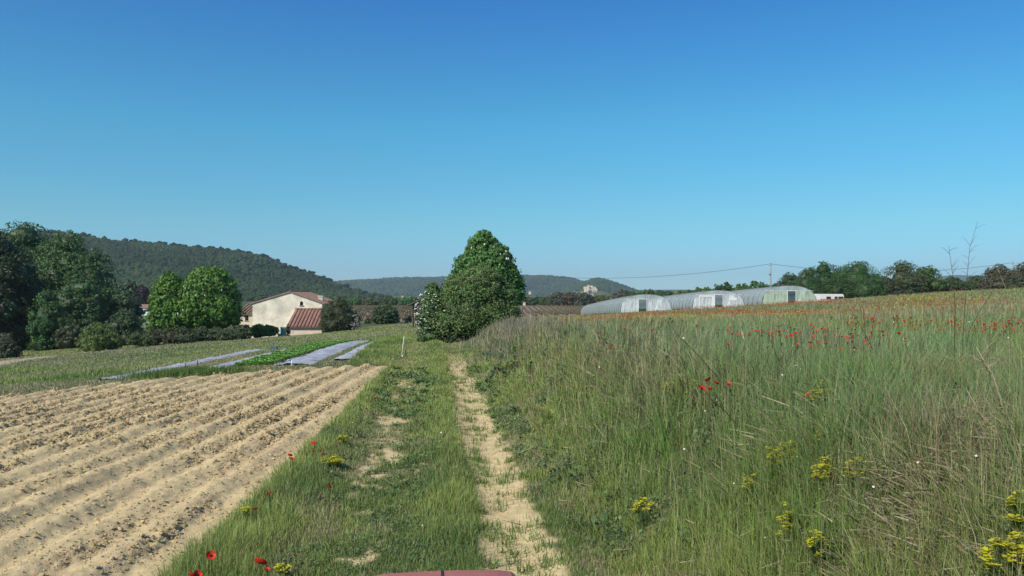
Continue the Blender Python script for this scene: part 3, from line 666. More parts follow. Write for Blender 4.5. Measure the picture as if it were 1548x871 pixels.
e = tree('chestnut_tree', 'smaller bright green round chestnut tree, left one of the pair', 256, 91, 414, 54, tc_, .30, 22000, group=gp, seed=31, lobes=chest_lobes, nclump=900, droop=.9, asp=.75, tr='pale_bark', core=.85, yspread=.4)
e = tree('chestnut_tree', 'larger bright green round chestnut tree, right one of the pair', 316, 92, 405, 92, tc_, .30, 36000, group=gp, seed=32, lobes=chest_lobes, nclump=1500, droop=.9, asp=.75, tr='pale_bark', core=.85, yspread=.4, multi=2)
blossoms(e, chest_lobes(96/F*98, (513-407)/F*98), 30, 5, .15)
# bushes by the farmhouse and out on the meadow
tree('dark_bush', 'large dark olive bush standing against the right end of the tiled lean-to', 513, 98.5, 450, 62, (.055, .07, .028), .24, 13000, cat='bush', seed=41, k=10, z0f=.0, core=.7, droop=-.8, asp=.4, multi=3)
tree('lilac_shrub', 'pale blossoming shrub low at the right side of the dark olive bush', 536, 97, 474, 22, (.28, .25, .24), .13, 900, cat='bush', seed=42, z0f=.0, core=0)
tree('round_bush', 'round green bush alone on the meadow right of the farmhouse', 583, 138, 460, 44, (.055, .09, .03), .3, 8000, cat='bush', seed=43, k=8, z0f=.0)
tree('round_bush', 'small dark bush between the round bush and the open shelter', 617, 128, 476, 13, (.045, .07, .03), .25, 1500, cat='bush', seed=44, k=4, z0f=.0)
tree('round_bush', 'tiny bush just right of the dark olive bush by the farmhouse', 556, 150, 480, 12, (.06, .09, .03), .25, 1200, cat='bush', seed=45, k=4, z0f=.0)
# central group
def mainbush(W, H):
    return [(0, 0, H*.42, W*.36, W*.36, H*.38), (-W*.29, 0, H*.30, W*.2, W*.25, H*.28), (W*.27, .2, H*.38, W*.24, W*.25, H*.34), (-W*.08, -.4, H*.68, W*.2, W*.22, H*.2),
            (W*.12, -.3, H*.76, W*.22, W*.2, H*.22), (W*.2, -.3, H*.28, W*.25, W*.25, H*.22), (-W*.15, -.5, H*.22, W*.25, W*.25, H*.2), (W*.35, 0, H*.60, W*.13, W*.16, H*.17), (-W*.3, 0, H*.55, W*.14, W*.16, H*.15),
            (W*.02, -.2, H*.9, W*.08, W*.08, H*.09), (-W*.2, -.2, H*.72, W*.09, W*.1, H*.12), (W*.27, -.2, H*.8, W*.1, W*.1, H*.1)]
mb_e = tree('hawthorn_bush', 'big dense dark green bush where the farm track ends', 712, 41, 405, 138, (.11, .165, .052), .105, 60000, cat='bush', seed=51, lobes=mainbush, nclump=2400, core=.74, multi=5, z0f=0, trunk_h=1.6, base=-.05)
def chest2(W, H):
    return [(0, 0, H*.42, W*.44, W*.42, H*.26), (.02*W, 0, H*.6, W*.36, W*.36, H*.2), (.0*W, 0, H*.80, W*.19, W*.22, H*.15), (.0*W, 0, H*.92, W*.1, W*.12, H*.075), (W*.3, 0, H*.42, W*.2, W*.26, H*.2), (-W*.2, 0, H*.60, W*.16, W*.2, H*.12),
            (W*.17, -.3, H*.72, W*.18, W*.2, H*.13), (-W*.08, -.2, H*.8, W*.13, W*.14, H*.1), (W*.33, -.2, H*.56, W*.13, W*.15, H*.1)]
ch_e = tree('chestnut_tree', 'tall dark green chestnut tree with white candles rising behind the big bush', 731, 50, 349, 116, (.075, .155, .038), .18, 42000, seed=52, lobes=chest2, nclump=1900, core=.8, droop=.9, asp=.75, base=-.3, yspread=.4)
blossoms(ch_e, chest2(118/F*50, CAMZ+(HY-349)/F*50+.3), 60, 6, .10)
fl_e = tree('elder_shrub', 'white flowering elder shrub on the left side of the big bush', 655, 40.5, 428, 50, (.085, .14, .045), .12, 14000, cat='bush', seed=53, k=8, z0f=.0, core=.7, base=-.05, multi=3)
n_ = 85; a_ = rng.normal(size=(n_, 3)); a_[:, 1] = -np.abs(a_[:, 1]); a_[:, 0] -= .8; a_ /= np.linalg.norm(a_, axis=1)[:, None]
tag(scatter_blobs('blossom', a_[:, 0]*.93, a_[:, 1]*.95, 1.5+a_[:, 2]*1.3, rng.uniform(.025, .055, n_), np.tile((.6, .6, .5), (n_, 1)), M['petal'], flat=.5, parent=fl_e), kind='stuff')
tree('low_bush', 'low leafy dark shrub at the foot of the bank beside the big bush', 690, 40, 480, 40, (.045, .075, .025), .1, 7000, cat='bush', seed=54, k=6, z0f=.0, core=.6, base=-.05)

# ------------------------------------------------------------------ middle distance tree line
ORD = ['first', 'second', 'third', 'fourth', 'fifth', 'sixth', 'seventh', 'eighth', 'ninth', 'tenth', 'eleventh', 'twelfth', 'thirteenth', 'fourteenth', 'fifteenth', 'sixteenth']
def line(px0, px1, nT, Y, top, kinds, anchor, group, seed, bot=462, wf=2.1, nl=3400, leaf=None, base=None, dY=18):
    g_ = random.Random(seed)
    for i in range(nT):
        px = px0+(px1-px0)*(i+.5)/nT+g_.uniform(-2, 2); y = Y+g_.uniform(-dY, dY); c, word = kinds[g_.randrange(len(kinds))]
        c = tuple(v*g_.uniform(.85, 1.15) for v in c)
        tp = top(px)+g_.uniform(-1.5, 1.5); W = (px1-px0)/nT*wf*g_.uniform(.85, 1.2)
        tree('field_tree', f'{word} tree, {ORD[i]} from the left {anchor}', px, y, tp, W, c, leaf or y*.0022, nl, group=group, seed=seed*50+i, k=5, z0f=0., base=base, m='leaf_far', yspread=.7)
K = [(MG, 'mid green'), ((.05, .085, .028), 'rounded green'), (OL, 'olive green'), ((.06, .11, .03), 'fresh green')]
line(492, 645, 12, 455, lambda p: 449.5, K, 'in the line right of the farmhouse', 'trees of the low line behind the brown vineyard, left part', 1)
line(775, 862, 6, 470, lambda p: 449, [((.05, .085, .03), 'bluish green'), (DG, 'dark green')], 'in the line right of the tall chestnut', 'trees of the low line behind the brown vineyard, middle part', 2)
line(838, 890, 4, 450, lambda p: 441 if p < 885 else 444, [(BR, 'brownish'), ((.06, .07, .04), 'dull olive')], 'in the brownish clump below the castle village', 'brownish clump below the castle village', 3)
line(885, 950, 5, 455, lambda p: 446, K, 'between castle village and first tunnel', 'trees between castle village and first tunnel', 4)
line(932, 1050, 8, 400, lambda p: 438+2*sin(p*.1), K+[((.08, .06, .04), 'reddish brown')], 'above the first plastic tunnel', 'trees above the first plastic tunnel', 5, base=-3)
line(1048, 1178, 9, 300, lambda p: 435-8*S(p, 1050, 1100)+2*sin(p*.13), [(MG, 'green'), (DG, 'dark green')], 'behind the middle plastic tunnel', 'trees behind the middle plastic tunnel', 6, base=-3, nl=3000)
gt = 'pine grove behind the caravan'
for i, (px, Y, top, w_, c, lab) in enumerate([
    (1196, 178, 413, 46, (.045, .075, .028), 'low dark pine at the left end of the grove, over the third tunnel'),
    (1222, 172, 404, 42, (.052, .095, .028), 'mid height pine rising left of the highest pine'),
    (1250, 165, 396, 56, (.035, .078, .022), 'highest dark pine with layered boughs behind the caravan'),
    (1296, 160, 394, 70, (.048, .10, .028), 'broad dark green tree just right of the caravan'),
    (1268, 158, 420, 50, (.04, .08, .022), 'low dark tree directly above the caravan roof'),
    (1326, 172, 416, 44, (.045, .075, .028), 'small dark tree between the pine grove and the brownish oak')]):
    tree('pine_tree', lab, px, Y, top, w_*1.25, c, .3, 16000, group=gt, seed=600+i, k=10, z0f=.05, base=-.6, asp=.4)
gt = 'trees along the crest of the right meadow'
for i, (px, Y, top, w_, c, lab) in enumerate([
    (1365, 165, 394, 60, (.068, .09, .035), 'brownish olive oak, highest of the trees left of the blue gap'),
    (1402, 168, 402, 50, (.062, .105, .03), 'green oak leaning against the brownish one, left of the blue gap'),
    (1345, 160, 420, 40, (.06, .065, .032), 'low brown bushy tree under the brownish oak'),
    (1438, 170, 418, 40, (.055, .08, .03), 'low green tree left of the blue hill gap'),
    (1474, 168, 416, 30, (.055, .085, .032), 'small green tree right of the blue hill gap'),
    (1510, 165, 401, 56, (.085, .08, .045), 'reddish brown half bare tree left of the last pole'),
    (1546, 160, 397, 44, (.085, .08, .045), 'brownish tree cut off by the right edge of the photo'),
    (1540, 150, 417, 40, (.06, .075, .035), 'low olive tree under the last pole at the right edge')]):
    tree('oak_tree', lab, px, Y, top, w_*1.2, c, .3, 13000, group=gt, seed=700+i, k=9, z0f=.05, base=0, core=.68)

# ------------------------------------------------------------------ vineyard rows
n = 9000; row = rng.integers(0, 62, n); Xr = -88+row*2.6; Yr = rng.uniform(188, 438, n)
k = Xr < 78; Xr, Yr = Xr[k], Yr[k]
o = scatter_blobs('vine_rows', Xr+rng.normal(0, .12, len(Xr)), Yr, ground_z(Xr, Yr)+.35, rng.uniform(.16, .3, len(Xr)), lerp(np.tile((.10, .07, .05), (len(Xr), 1)), (.12, .14, .05), rng.random(len(Xr))*.7), M['leaf_far'], flat=1.5)
tag(o, 'rows of low bare vines on the brown plain', 'vines', kind='stuff')

# ------------------------------------------------------------------ farmhouse
def tiles(mb, x0, x1, ya, za, yb, zb, pitch=.22, r=.075, slantx=0.0):
    """barrel tile columns running from (ya,za) ridge to (yb,zb) eave along y; x across"""
    n = int(abs(x1-x0)/pitch)
    for i in range(n):
        x = x0+(x1-x0)*(i+.5)/n; b = len(mb.v)
        for (y, z, dx_) in ((ya, za, 0), (yb, zb, slantx)):
            for k in range(5):
                a = pi*k/4; mb.v.append((x+dx_-r*cos(a), y, z+r*sin(a)*1.0))
        for k in range(4): mb.f.append((b+k, b+5+k, b+6+k, b+k+1))
        mb.f.append((b+5, b+6, b+7, b+8, b+9)); mb.f.append((b+4, b+3, b+2, b+1, b))
def tiles_x(mb, y0, y1, xa, za, xb, zb, pitch=.22, r=.075):
    n = int(abs(y1-y0)/pitch)
    for i in range(n):
        y = y0+(y1-y0)*(i+.5)/n; b = len(mb.v)
        for (x, z) in ((xa, za), (xb, zb)):
            for k in range(5):
                a = pi*k/4; mb.v.append((x, y-r*cos(a), z+r*sin(a)))
        for k in range(4): mb.f.append((b+k, b+k+1, b+6+k, b+5+k))
        mb.f.append((b+5, b+6, b+7, b+8, b+9)); mb.f.append((b+4, b+3, b+2, b+1, b))
def farmhouse():
    ox, oy, oz = -29.3, 109, -3.9
    e = empty('farmhouse', (ox, oy, oz), 'old cream plastered farmhouse with low gable and red tiled lean-to', 'farmhouse')
    def l(x, y, z): return (x-ox, y-oy, z-oz)
    XL, XR, XP = -33.9, -24.8, -28.95; YF, YB = 105., 114.5; ze, zp, zb = 1.15, 2.62, -4.6
    fn = lambda u, v, t: l(u, t, v)
    MB().prism([(XL, zb), (XR, zb), (XR, ze), (XP, zp), (XL, ze)], YF, YB, fn).build('wall', M['plaster'], e)
    # two roof slabs with tiles
    for s, xe in ((-1, XL-.3), (1, XR+.3)):
        sl_ = (zp-ze)/(XP-XL); zE = zp-abs(xe-XP)*((zp-ze)/(abs((XL if s < 0 else XR)-XP)))
        m_ = MB(); prof = [(XP, zp+.02), (xe, zE+.02), (xe, zE+.12), (XP, zp+.13)]
        if s > 0: prof = prof[::-1]
        m_.prism(prof, YF-.12, YB+.15, fn)
        rf = m_.build('roof', M['tile2'], e)
        t_ = MB(); n0 = len(t_.v)
        tiles_x(t_, YF-.14, YB+.15, XP, zp+.12, xe, zE+.11)
        t_.v = [l(*v) for v in t_.v]; rt = t_.build('roof_tiles', M['tile2'], rf)
        if s < 0:
            c = MB().tube([l(XP, YF-.16, zp+.19), l(XP, YB+.15, zp+.19)], .11, 8).build('ridge_cap', M['tile2'], rf)
    # chimney
    cx, cy = -25.75, 108.3
    ch = MB().box(cx-.3-ox, cx+.3-ox, cy-.3-oy, cy+.3-oy, .9-oz, 2.1-oz).build('chimney', M['plaster2'], e)
    MB().box(cx-.37-ox, cx+.37-ox, cy-.37-oy, cy+.37-oy, 2.103-oz, 2.2-oz).build('chimney_cap', M['white'], ch)
    # small niche window with arch
    wx, wz = -27.5, .95
    pr = [(wx-.2, wz), (wx+.2, wz), (wx+.2, wz+.35)]+[(wx+.2*cos(a), wz+.35+.2*sin(a)) for a in (pi*.25, pi*.5, pi*.75)]+[(wx-.2, wz+.35)]
    wn = MB().prism(pr, YF-.02, YF+.1, fn).build('window', M['dark'], e)
    MB().box(wx-.3-ox, wx+.3-ox, YF-.09-oy, YF-.004-oy, wz-.09-oz, wz-.003-oz).build('sill', M['concrete'], wn)
    # lean-to
    x0, x1 = -28.35, -23.3; yF = 101.3
    MB().prism([(yF, zb), (YF-.002, zb), (YF-.002, .28), (yF, -1.72)], x0+.25, x1-.1, lambda u, v, t: l(t, u, v)).build('lean_to_wall', M['plaster2'], e)
    zr, ze2 = .42, -1.68
    sl_ = MB(); b = [l(x0+.1, YF-.003, zr-.08), l(x1, YF-.003, zr-.08), l(x1+.1, yF-.3, ze2-.1), l(x0-.05, yF-.3, ze2-.1)]
    t = [(x, y, z+.12) for x, y, z in b]
    sl_.v = b+t; sl_.f = [(0, 3, 2, 1), (4, 5, 6, 7), (0, 1, 5, 4), (1, 2, 6, 5), (2, 3, 7, 6), (3, 0, 4, 7)]
    r2 = sl_.build('lean_to_roof', M['tile'], e)
    t_ = MB(); tiles(t_, x0+.1, x1, YF-.01, zr+.04, yF-.36, ze2+.03, pitch=.44, r=.15); t_.v = [l(*v) for v in t_.v]; t_.build('roof_tiles', M['tile'], r2)
    MB().tube([l(x0+.1, YF-.12, zr+.1), l(x1, YF-.12, zr+.1)], .1, 8).build('ridge_cap', M['tile2'], r2)
    # left wing
    wx0, wx1 = -36.6, XL-.003; wy = 107.2
    MB().prism([(wy, zb), (111, zb), (111, 1.0), (wy, -.12)], wx0+.2, wx1, lambda u, v, t: l(t, u, v)).build('wing_wall', M['plaster2'], e)
    b = [l(wx0, 111, .95), l(wx1, 111, .95), l(wx1, wy-.35, -.18), l(wx0, wy-.35, -.18)]; t = [(x, y, z+.1) for x, y, z in b]
    q = MB(); q.v = b+t; q.f = [(0, 3, 2, 1), (4, 5, 6, 7), (0, 1, 5, 4), (1, 2, 6, 5), (2, 3, 7, 6), (3, 0, 4, 7)]; r3 = q.build('wing_roof', M['tile2'], e)
    t_ = MB(); tiles(t_, wx0, wx1, 111, 1.07, wy-.4, -.06, pitch=.4, r=.13); t_.v = [l(*v) for v in t_.v]; t_.build('roof_tiles', M['tile2'], r3)
    wn = MB().box(-35.6-ox, -35.15-ox, wy-.015-oy, wy+.1-oy, -1.1-oz, -.4-oz).build('window', M['dark'], e)
    MB().box(-35.68-ox, -35.07-ox, wy-.07-oy, wy-.004-oy, -1.2-oz, -1.104-oz).build('sill', M['concrete'], wn)
    # low wall stub by the green cabinet
    MB().box(-28.9-ox, -28.15-ox, 99.2-oy, 101.2-oy, -4.6-oz, -2.5-oz).build('wall_stub', M['plaster'], e)
farmhouse()
def cabinet():
    X, Y = PX(428.5, 97), 97; z = CAMZ-68/F*97
    e = empty('utility_cabinet', (X, Y, z), 'pale green upright cabinet standing in front of the farmhouse gable', 'cabinet')
    MB().box(-.29, .29, -.25, .25, -.2, 1.4).build('body', M['greenbox'], e, bevel=.02)
    MB().box(-.33, .33, -.3, .3, 1.402, 1.46).build('lid', M['greenbox'], e, bevel=.01)
    d = MB().box(-.24, .24, -.27, -.253, .1, 1.32).build('door', M['greenbox'], e); MB().box(.16, .19, -.3, -.272, .65, .8).build('handle', M['metal'], d)
cabinet()
tree('dark_bush', 'small brown shrub between the green cabinet and the lean-to wall', 435.5, 99, 489, 9, (.07, .055, .03), .14, 900, cat='bush', seed=81, k=4, z0f=0)
tree('dark_bush', 'small green bush against the right end of the lean-to wall', 492, 99.5, 494, 12, (.06, .08, .03), .14, 900, cat='bush', seed=82, k=4, z0f=0)
# far white farm building
def farfarm():
    Y = 255; X = PX(221, Y); z = gz(X, Y); W = 4.3; zt = CAMZ+(HY-463)/F*Y
    z = zt-2.3
    e = empty('farm_building', (X, Y, z), 'low white farm building with reddish roof under the purple tree', 'building')
    MB().box(-2.4, 3.2, 0, 5, -2.4, 1.7).build('wall', M['white'], e)
    MB().prism([(-.3, 1.7), (5.3, 1.7), (2.5, 2.9)], -2.6, 3.4, lambda u, v, t: (t, u, v)).build('roof', M['tile'], e)
    MB().box(.6, 2.9, -.03, .05, -.5, 1.2).build('door', M['tile2'], e)
farfarm()
# open shelter half hidden by the elder shrub
def shelter():
    Y = 84; X = PX(632, Y); z = gz(X, Y)
    e = empty('field_shelter', (X, Y, z), 'open timber shelter with slanted roof half hidden behind the elder shrub', 'shelter')
    zt = CAMZ+(HY-459)/F*Y-z
    for x, y in ((-.35, -1.2), (2.6, -1.2), (-.35, 1.2), (2.6, 1.2)): MB().box(x-.06, x+.06, y-.06, y+.06, -.3, zt+.45*(x+.35)).build('post', M['dwood'], e)
    q = MB(); b = [(-1.05, -1.6, zt-.28), (3.2, -1.6, zt+1.65), (3.2, 1.6, zt+1.65), (-1.05, 1.6, zt-.28)]; q.v = b+[(x, y, z_+.09) for x, y, z_ in b]
    q.f = [(0, 3, 2, 1), (4, 5, 6, 7), (0, 1, 5, 4), (1, 2, 6, 5), (2, 3, 7, 6), (3, 0, 4, 7)]; q.build('roof', M['wood'], e)
shelter()

# ------------------------------------------------------------------ castle village on its hill
def castle():
    Y = 2050; K_ = Y/F
    def xz(px, py): return ((px-CX)*K_, CAMZ+(HY-py)*K_)
    x0, z0 = xz(905, 448)
    e = empty('castle', (x0, Y, z0), 'pale stone castle ruin crowning the village on the far hill', 'castle')
    # knoll under it
    gx_, gy_ = np.meshgrid(np.linspace(-110, 80, 50), np.linspace(-70, 90, 30))
    kz = -10+24*np.exp(-(((gx_)/46)**2+(gy_/45)**2)); ix = np.arange(1500).reshape(30, 50)
    q = np.stack([ix[:-1, :-1].ravel(), ix[:-1, 1:].ravel(), ix[1:, 1:].ravel(), ix[1:, :-1].ravel()], 1)
    k = npmesh('knoll', np.stack([gx_.ravel()+x0, gy_.ravel()+Y, kz.ravel()+z0], 1), q, M['leaf_far'], col=np.tile((.09, .09, .05), (1500, 1)), smooth=True); tag(k, kind='structure')
    def blk(a, b, c, d, y0=0, dep=14, nm='curtain_wall', mt='stone'):
        (xa, za), (xb, zb2) = xz(a, d), xz(b, c); return MB().box(xa-x0, xb-x0, y0, y0+dep, za-z0-12, zb2-z0).build(nm, M[mt], e)
    blk(883, 901, 433.5, 440, 4); blk(895, 902, 436, 446, -14, 10, 'gatehouse'); blk(901, 902.8, 437.5, 446, -10, 6, 'wall_pier')
    blk(888, 890.6, 431, 440, -1, 6, 'tower'); blk(882.5, 886, 434.5, 440, -2, 7, 'round_tower'); blk(892, 897, 432, 437, 12, 9, 'keep')
    blk(886, 892, 436.5, 444, -8, 9, 'hall'); 
    for a, c in ((890.8, 434.8), (893.5, 434.2), (898, 435), (884.5, 436)): 
        (xa, za) = xz(a, c); MB().box(xa-x0-.9, xa-x0+.9, 3.6, 3.95, za-z0-3.2, za-z0-1).build('window', M['dark'], e)
    for a in (896.5, 899.2):
        (xa, za) = xz(a, 439.5); MB().box(xa-x0-1, xa-x0+1, -14.3, -14.02, za-z0-4, za-z0).build('window', M['dark'], e)
    hs = [(866, 872.5, 440.8, 443.5, 'small pale house at the left end of the castle village'), (876, 880, 441, 444, 'pale house between the village trees, left below the castle'),
          (879, 884.5, 442.5, 445.6, 'low cream house just below the castle wall'), (884, 888, 441.2, 445, 'narrow cream house touching the castle foot'), (889, 895, 444, 445.6, 'long low white wall house under the gatehouse')]
    for a, b, c, d, lab in hs:
        (xa, za), (xb, zb2) = xz(a, d), xz(b, c); W = xb-xa
        h = empty('village_house', ((xa+xb)/2, Y-34, za), lab, 'house', 'houses of the castle village')
        MB().box(-W/2, W/2, 0, 8, -9, (zb2-za)*.75).build('wall', M['stone'], h)
        MB().prism([(-.5, (zb2-za)*.75), (8.5, (zb2-za)*.75), (4, (zb2-za)*1.1)], -W/2-.4, W/2+.4, lambda u, v, t: (t, u, v)).build('roof', M['tile2'], h)
        MB().box(-1, .4, -.06, -.02, (zb2-za)*.2, (zb2-za)*.5).build('window', M['dark'], h)
castle()
g6 = random.Random(6)
for i, (px, top, w_, lab) in enumerate([(872, 437, 9, 'dark round tree above the left village houses'), (882.5, 438, 4.5, 'dark tree between castle and village houses'), (891, 437.8, 6, 'dark tree in front of the castle hall'),
        (905, 434, 8, 'bluish tree immediately right of the castle'), (913, 436, 10, 'wide bluish tree right below the castle'), (921, 435, 7, 'tall bluish tree farthest right of the castle')]):
    tree('village_tree', lab, px, 2020 if i < 3 else 2060, top, w_, (.045, .06, .03), 2.2, 1200, group='trees around the castle village', seed=900+i, k=5, z0f=0, base=-12 if i else -8, m='leaf_far')
for px, py, Y, lab in ((801, 440.8, 1600, 'tiny white farmhouse at the foot of the far ridge, right of the chestnut'), (792.5, 457.5, 440, 'small pale shed in the tree line right of the tall chestnut'), (835, 444.5, 1500, 'pale house with sloping roof left of the brownish clump'),
                       (608, 448, 1500, 'pale distant house above the low tree line right of the farmhouse')):
    X = PX(px, Y); z = CAMZ+(HY-py)/F*Y; s_ = Y/F
    h = empty('distant_house', (X, Y, z-1.5*s_), lab, 'house')
    MB().box(-1.8*s_, 1.8*s_, 0, 3*s_, -3*s_, 1.6*s_).build('wall', M['stone'], h)
    MB().prism([(-.2*s_, 1.6*s_), (3.2*s_, 1.6*s_), (1.5*s_, 2.5*s_)], -2*s_, 2*s_, lambda u, v, t: (t, u, v)).build('roof', M['tile2'], h)

# ------------------------------------------------------------------ plastic tunnels
def tunnel(xc, w, L_, hgt, zf, zb, label, front, flm, door_x, ytop, yF=120.):
    e = empty('polytunnel', (xc, yF, zf), label, 'greenhouse', 'plastic tunnels at the far side of the meadow')
    na = 22
    def arch(a, s=1.0, dh=0.):     # a 0..1
        th = pi*a; x = -cos(th); z = sin(th)
        x = math.copysign(abs(x)**.82, x); z = max(z, 0)**.72
        return x*w/2*s, z*hgt*s+dh
    ny_ = 60; V = []; 
    for j in range(ny_+1):
        y = L_*j/ny_; zz = (zb-zf)*(j/ny_)**1.15; sag = .03*(1-abs(((j*1.0) % 2)-1))
        for i in range(na+1):
            x, z = arch(i/na, 1-sag*.35); V.append((x, y, z+zz-.08))
    V = np.array(V); ix = np.arange(len(V)).reshape(ny_+1, na+1)
    q = np.stack([ix[:-1, :-1].ravel(), ix[1:, :-1].ravel(), ix[1:, 1:].ravel(), ix[:-1, 1:].ravel()], 1)
    npmesh('cover', V, q, M[flm[0]], e, smooth=True)
    for j in range(0, ny_+1, 2):
        y = L_*j/ny_; zz = (zb-zf)*(j/ny_)**1.15
        MB().tube([(arch(i/16)[0]*1.006, y, arch(i/16)[1]*1.006+zz-.08) for i in range(17)], .03, 5).build('hoop', M['metal'], e, smooth=True)
    # end wall pieces: polygons under the arch split at the door
    dw = .62; dh = 2.02
    def endpiece(xa, xb, zlo, zhi, nm, m_):
        b = []
        xs_ = np.linspace(xa, xb, 14)
        top = []
        for x in xs_:
            u = min(1, abs(x)/(w/2)); c = u**(1/.82); z = (max(0, 1-c*c))**(.5*.72)*hgt-.1
            top.append((x, min(z, zhi)))
        mb = MB(); 
        for i in range(13):
            (xa_, za_), (xb_, zb_) = top[i], top[i+1]
            if max(za_, zb_) <= zlo+.01: continue
            mb.poly([(xa_, -.02, zlo), (xb_, -.02, zlo), (xb_, -.02, max(zb_, zlo)), (xa_, -.02, max(za_, zlo))])
        return mb.build(nm, M[m_], e)
    endpiece(-w/2, door_x-dw, -.1, ytop, 'end_panel', flm[1]); endpiece(door_x+dw, w/2, -.1, ytop, 'end_panel', flm[2])
    endpiece(-w/2, w/2, ytop+.003, 99, 'upper_panel', flm[0])
    fr = MB()
    fr.box(door_x-dw-.05, door_x-dw+.03, -.1, -.03, -.1, ytop); fr.box(door_x+dw-.03, door_x+dw+.05, -.1, -.03, -.1, ytop); fr.box(door_x-dw-.05, door_x+dw+.05, -.1, -.03, ytop+.002, ytop+.08)
    fr.build('door_frame', M['white'], e)
    MB().box(-w*.44, w*.44, -.06, -.025, ytop-.06+.06, ytop+.05).build('cross_rail', M['white'], e)
    if front == 'two':
        x = door_x-2.9; MB().box(x, x+.12, -.08, -.03, -.1, 1.75).build('front_strip', M['white'], e); MB().box(x+1.9, x+2.25, -.08, -.03, -.1, 1.95).build('front_strip', M['white'], e)
        MB().box(x+.12, x+1.9, -.08, -.03, 1.7, 1.95).build('front_strip', M['white'], e)
        MB().box(door_x+1.6, door_x+2.7, -.07, -.03, 1.15, 1.6).build('front_window', M['white'], e)
    # plants inside
    xs_ = rng.uniform(-w*.4, w*.4, 900); ys_ = rng.uniform(2, L_-2, 900); zz = (zb-zf)*(ys_/L_)**1.15
    o = scatter_blobs('crop', xs_, ys_, zz+.25, rng.uniform(.2, .45, 900), np.tile((.06, .12, .035), (900, 1)), M['leaf_far'], parent=e); tag(o, kind='stuff')
tunnel(PX(977, 120), 7.7, 70, 2.75, -.29, -2.5, 'plastic tunnel nearest the vineyard, leftmost, white front with dark doorway', 'one', ('film', 'film_white', 'film_white'), -.55, 1.95)
tunnel(PX(1086, 120), 7.8, 70, 2.75, .31, -1.6, 'middle plastic tunnel with white strips on its front', 'two', ('film', 'film_white', 'film_white'), .05, 2.0)
tunnel(PX(1193, 118), 8.0, 70, 2.85, .88, -.9, 'rightmost plastic tunnel with greenish crumpled front beside the caravan', 'green', ('film', 'film_green', 'film_green'), .35, 2.0, yF=118)

# ------------------------------------------------------------------ caravan
def caravan():
    Y = 148; X = PX(1253, Y); z = CAMZ-14/F*Y
    z = min(z, gz(X, Y)+.2)
    zt = CAMZ+(HY-444.5)/F*Y-z
    e = empty('caravan', (X, Y, z), 'old white touring caravan with three dark windows parked past the last tunnel', 'caravan')
    L_ = 46/F*Y
    h0 = zt-1.95 if zt > 2.2 else .35
    prof = [(-L_/2, h0), (L_/2-.1, h0), (L_/2+.02, h0+.4), (L_/2-.02, zt-.25), (L_/2-.2, zt-.02), (-L_/2+.5, zt), (-L_/2+.15, zt-.35), (-L_/2-.02, h0+.7)]
    MB().prism(prof[::-1], 0, 2.1, lambda u, v, t: (u, t, v)).build('body', M['cream'], e, bevel=.06)
    for a, b in ((-.45, .35), (1.05, 1.6), (1.75, 2.65)):
        wn = MB().box(a, b, -.05, -.012, zt-.95, zt-.48).build('window', M['glass'], e)
        MB().box(a-.04, b+.04, -.03, -.008, zt-1.0, zt-.951).build('window_frame', M['metal'], wn)
    MB().box(-2.2, -1.55, -.03, -.01, h0+.1, zt-.35).build('door', M['white'], e)
    MB().box(-L_/2+.05, L_/2-.1, -.025, -.011, h0+.42, h0+.5).build('stripe', M['metal'], e)
    for y in (.15, 1.95):
        wl = MB(); wl.tube([(-.1, y-.1, .32), (-.1, y+.1, .32)], .32, 16); wl.build('wheel', M['rubber'], e)
    MB().box(-L_/2-1.1, -L_/2, 1., 1.1, h0-.1, h0).build('drawbar', M['metal'], e)
caravan()

# ------------------------------------------------------------------ poles and cable
def pole(px, Y, top, label, zb=None):
    X = PX(px, Y); z = gz(X, Y) if zb is None else zb; zt = CAMZ+(HY-top)/F*Y
    e = empty('utility_pole', (X, Y, z), label, 'utility pole')
    MB().tube([(0, 0, -.5), (0, 0, zt-z)], [.2, .12], 8).build('pole', M['concrete'], e, smooth=True)
    MB().box(-.35, .35, -.06, .06, zt-z-.35, zt-z-.25).build('crossarm', M['metal'], e)
    MB().tube([(0, 0, zt-z), (0, 0, zt-z+.22)], .05, 6).build('insulator', M['metal'], e)
    if px > 1100 and px < 1300: MB().box(-.35, -.05, -.2, .1, zt-z-2.4, zt-z-2.15).build('lamp_bracket', M['metal'], e)
    return Vector((X, Y, zt))
p1 = pole(1165, 172, 399, 'concrete power pole rising behind the rightmost plastic tunnel'); p2 = pole(1532, 178, 397, 'power pole among the brown trees at the right edge', zb=0)
p0 = pole(752, 215, 411, 'power pole hidden behind the tall chestnut')
def cable(a, b, sag, label):
    pts = []
    for i in range(41):
        t = i/40; p = a.lerp(b, t); p.z -= 4*sag*t*(1-t); pts.append(tuple(p))
    tag(MB().tube(pts, .035, 5).build('power_cable', M['wire']), label, 'cable', 'overhead cables')
cable(p0, p1, 2.35, 'overhead cable sagging from the chestnut to the concrete pole'); cable(p1, p2, 1.9, 'overhead cable running from the concrete pole behind the pine grove')

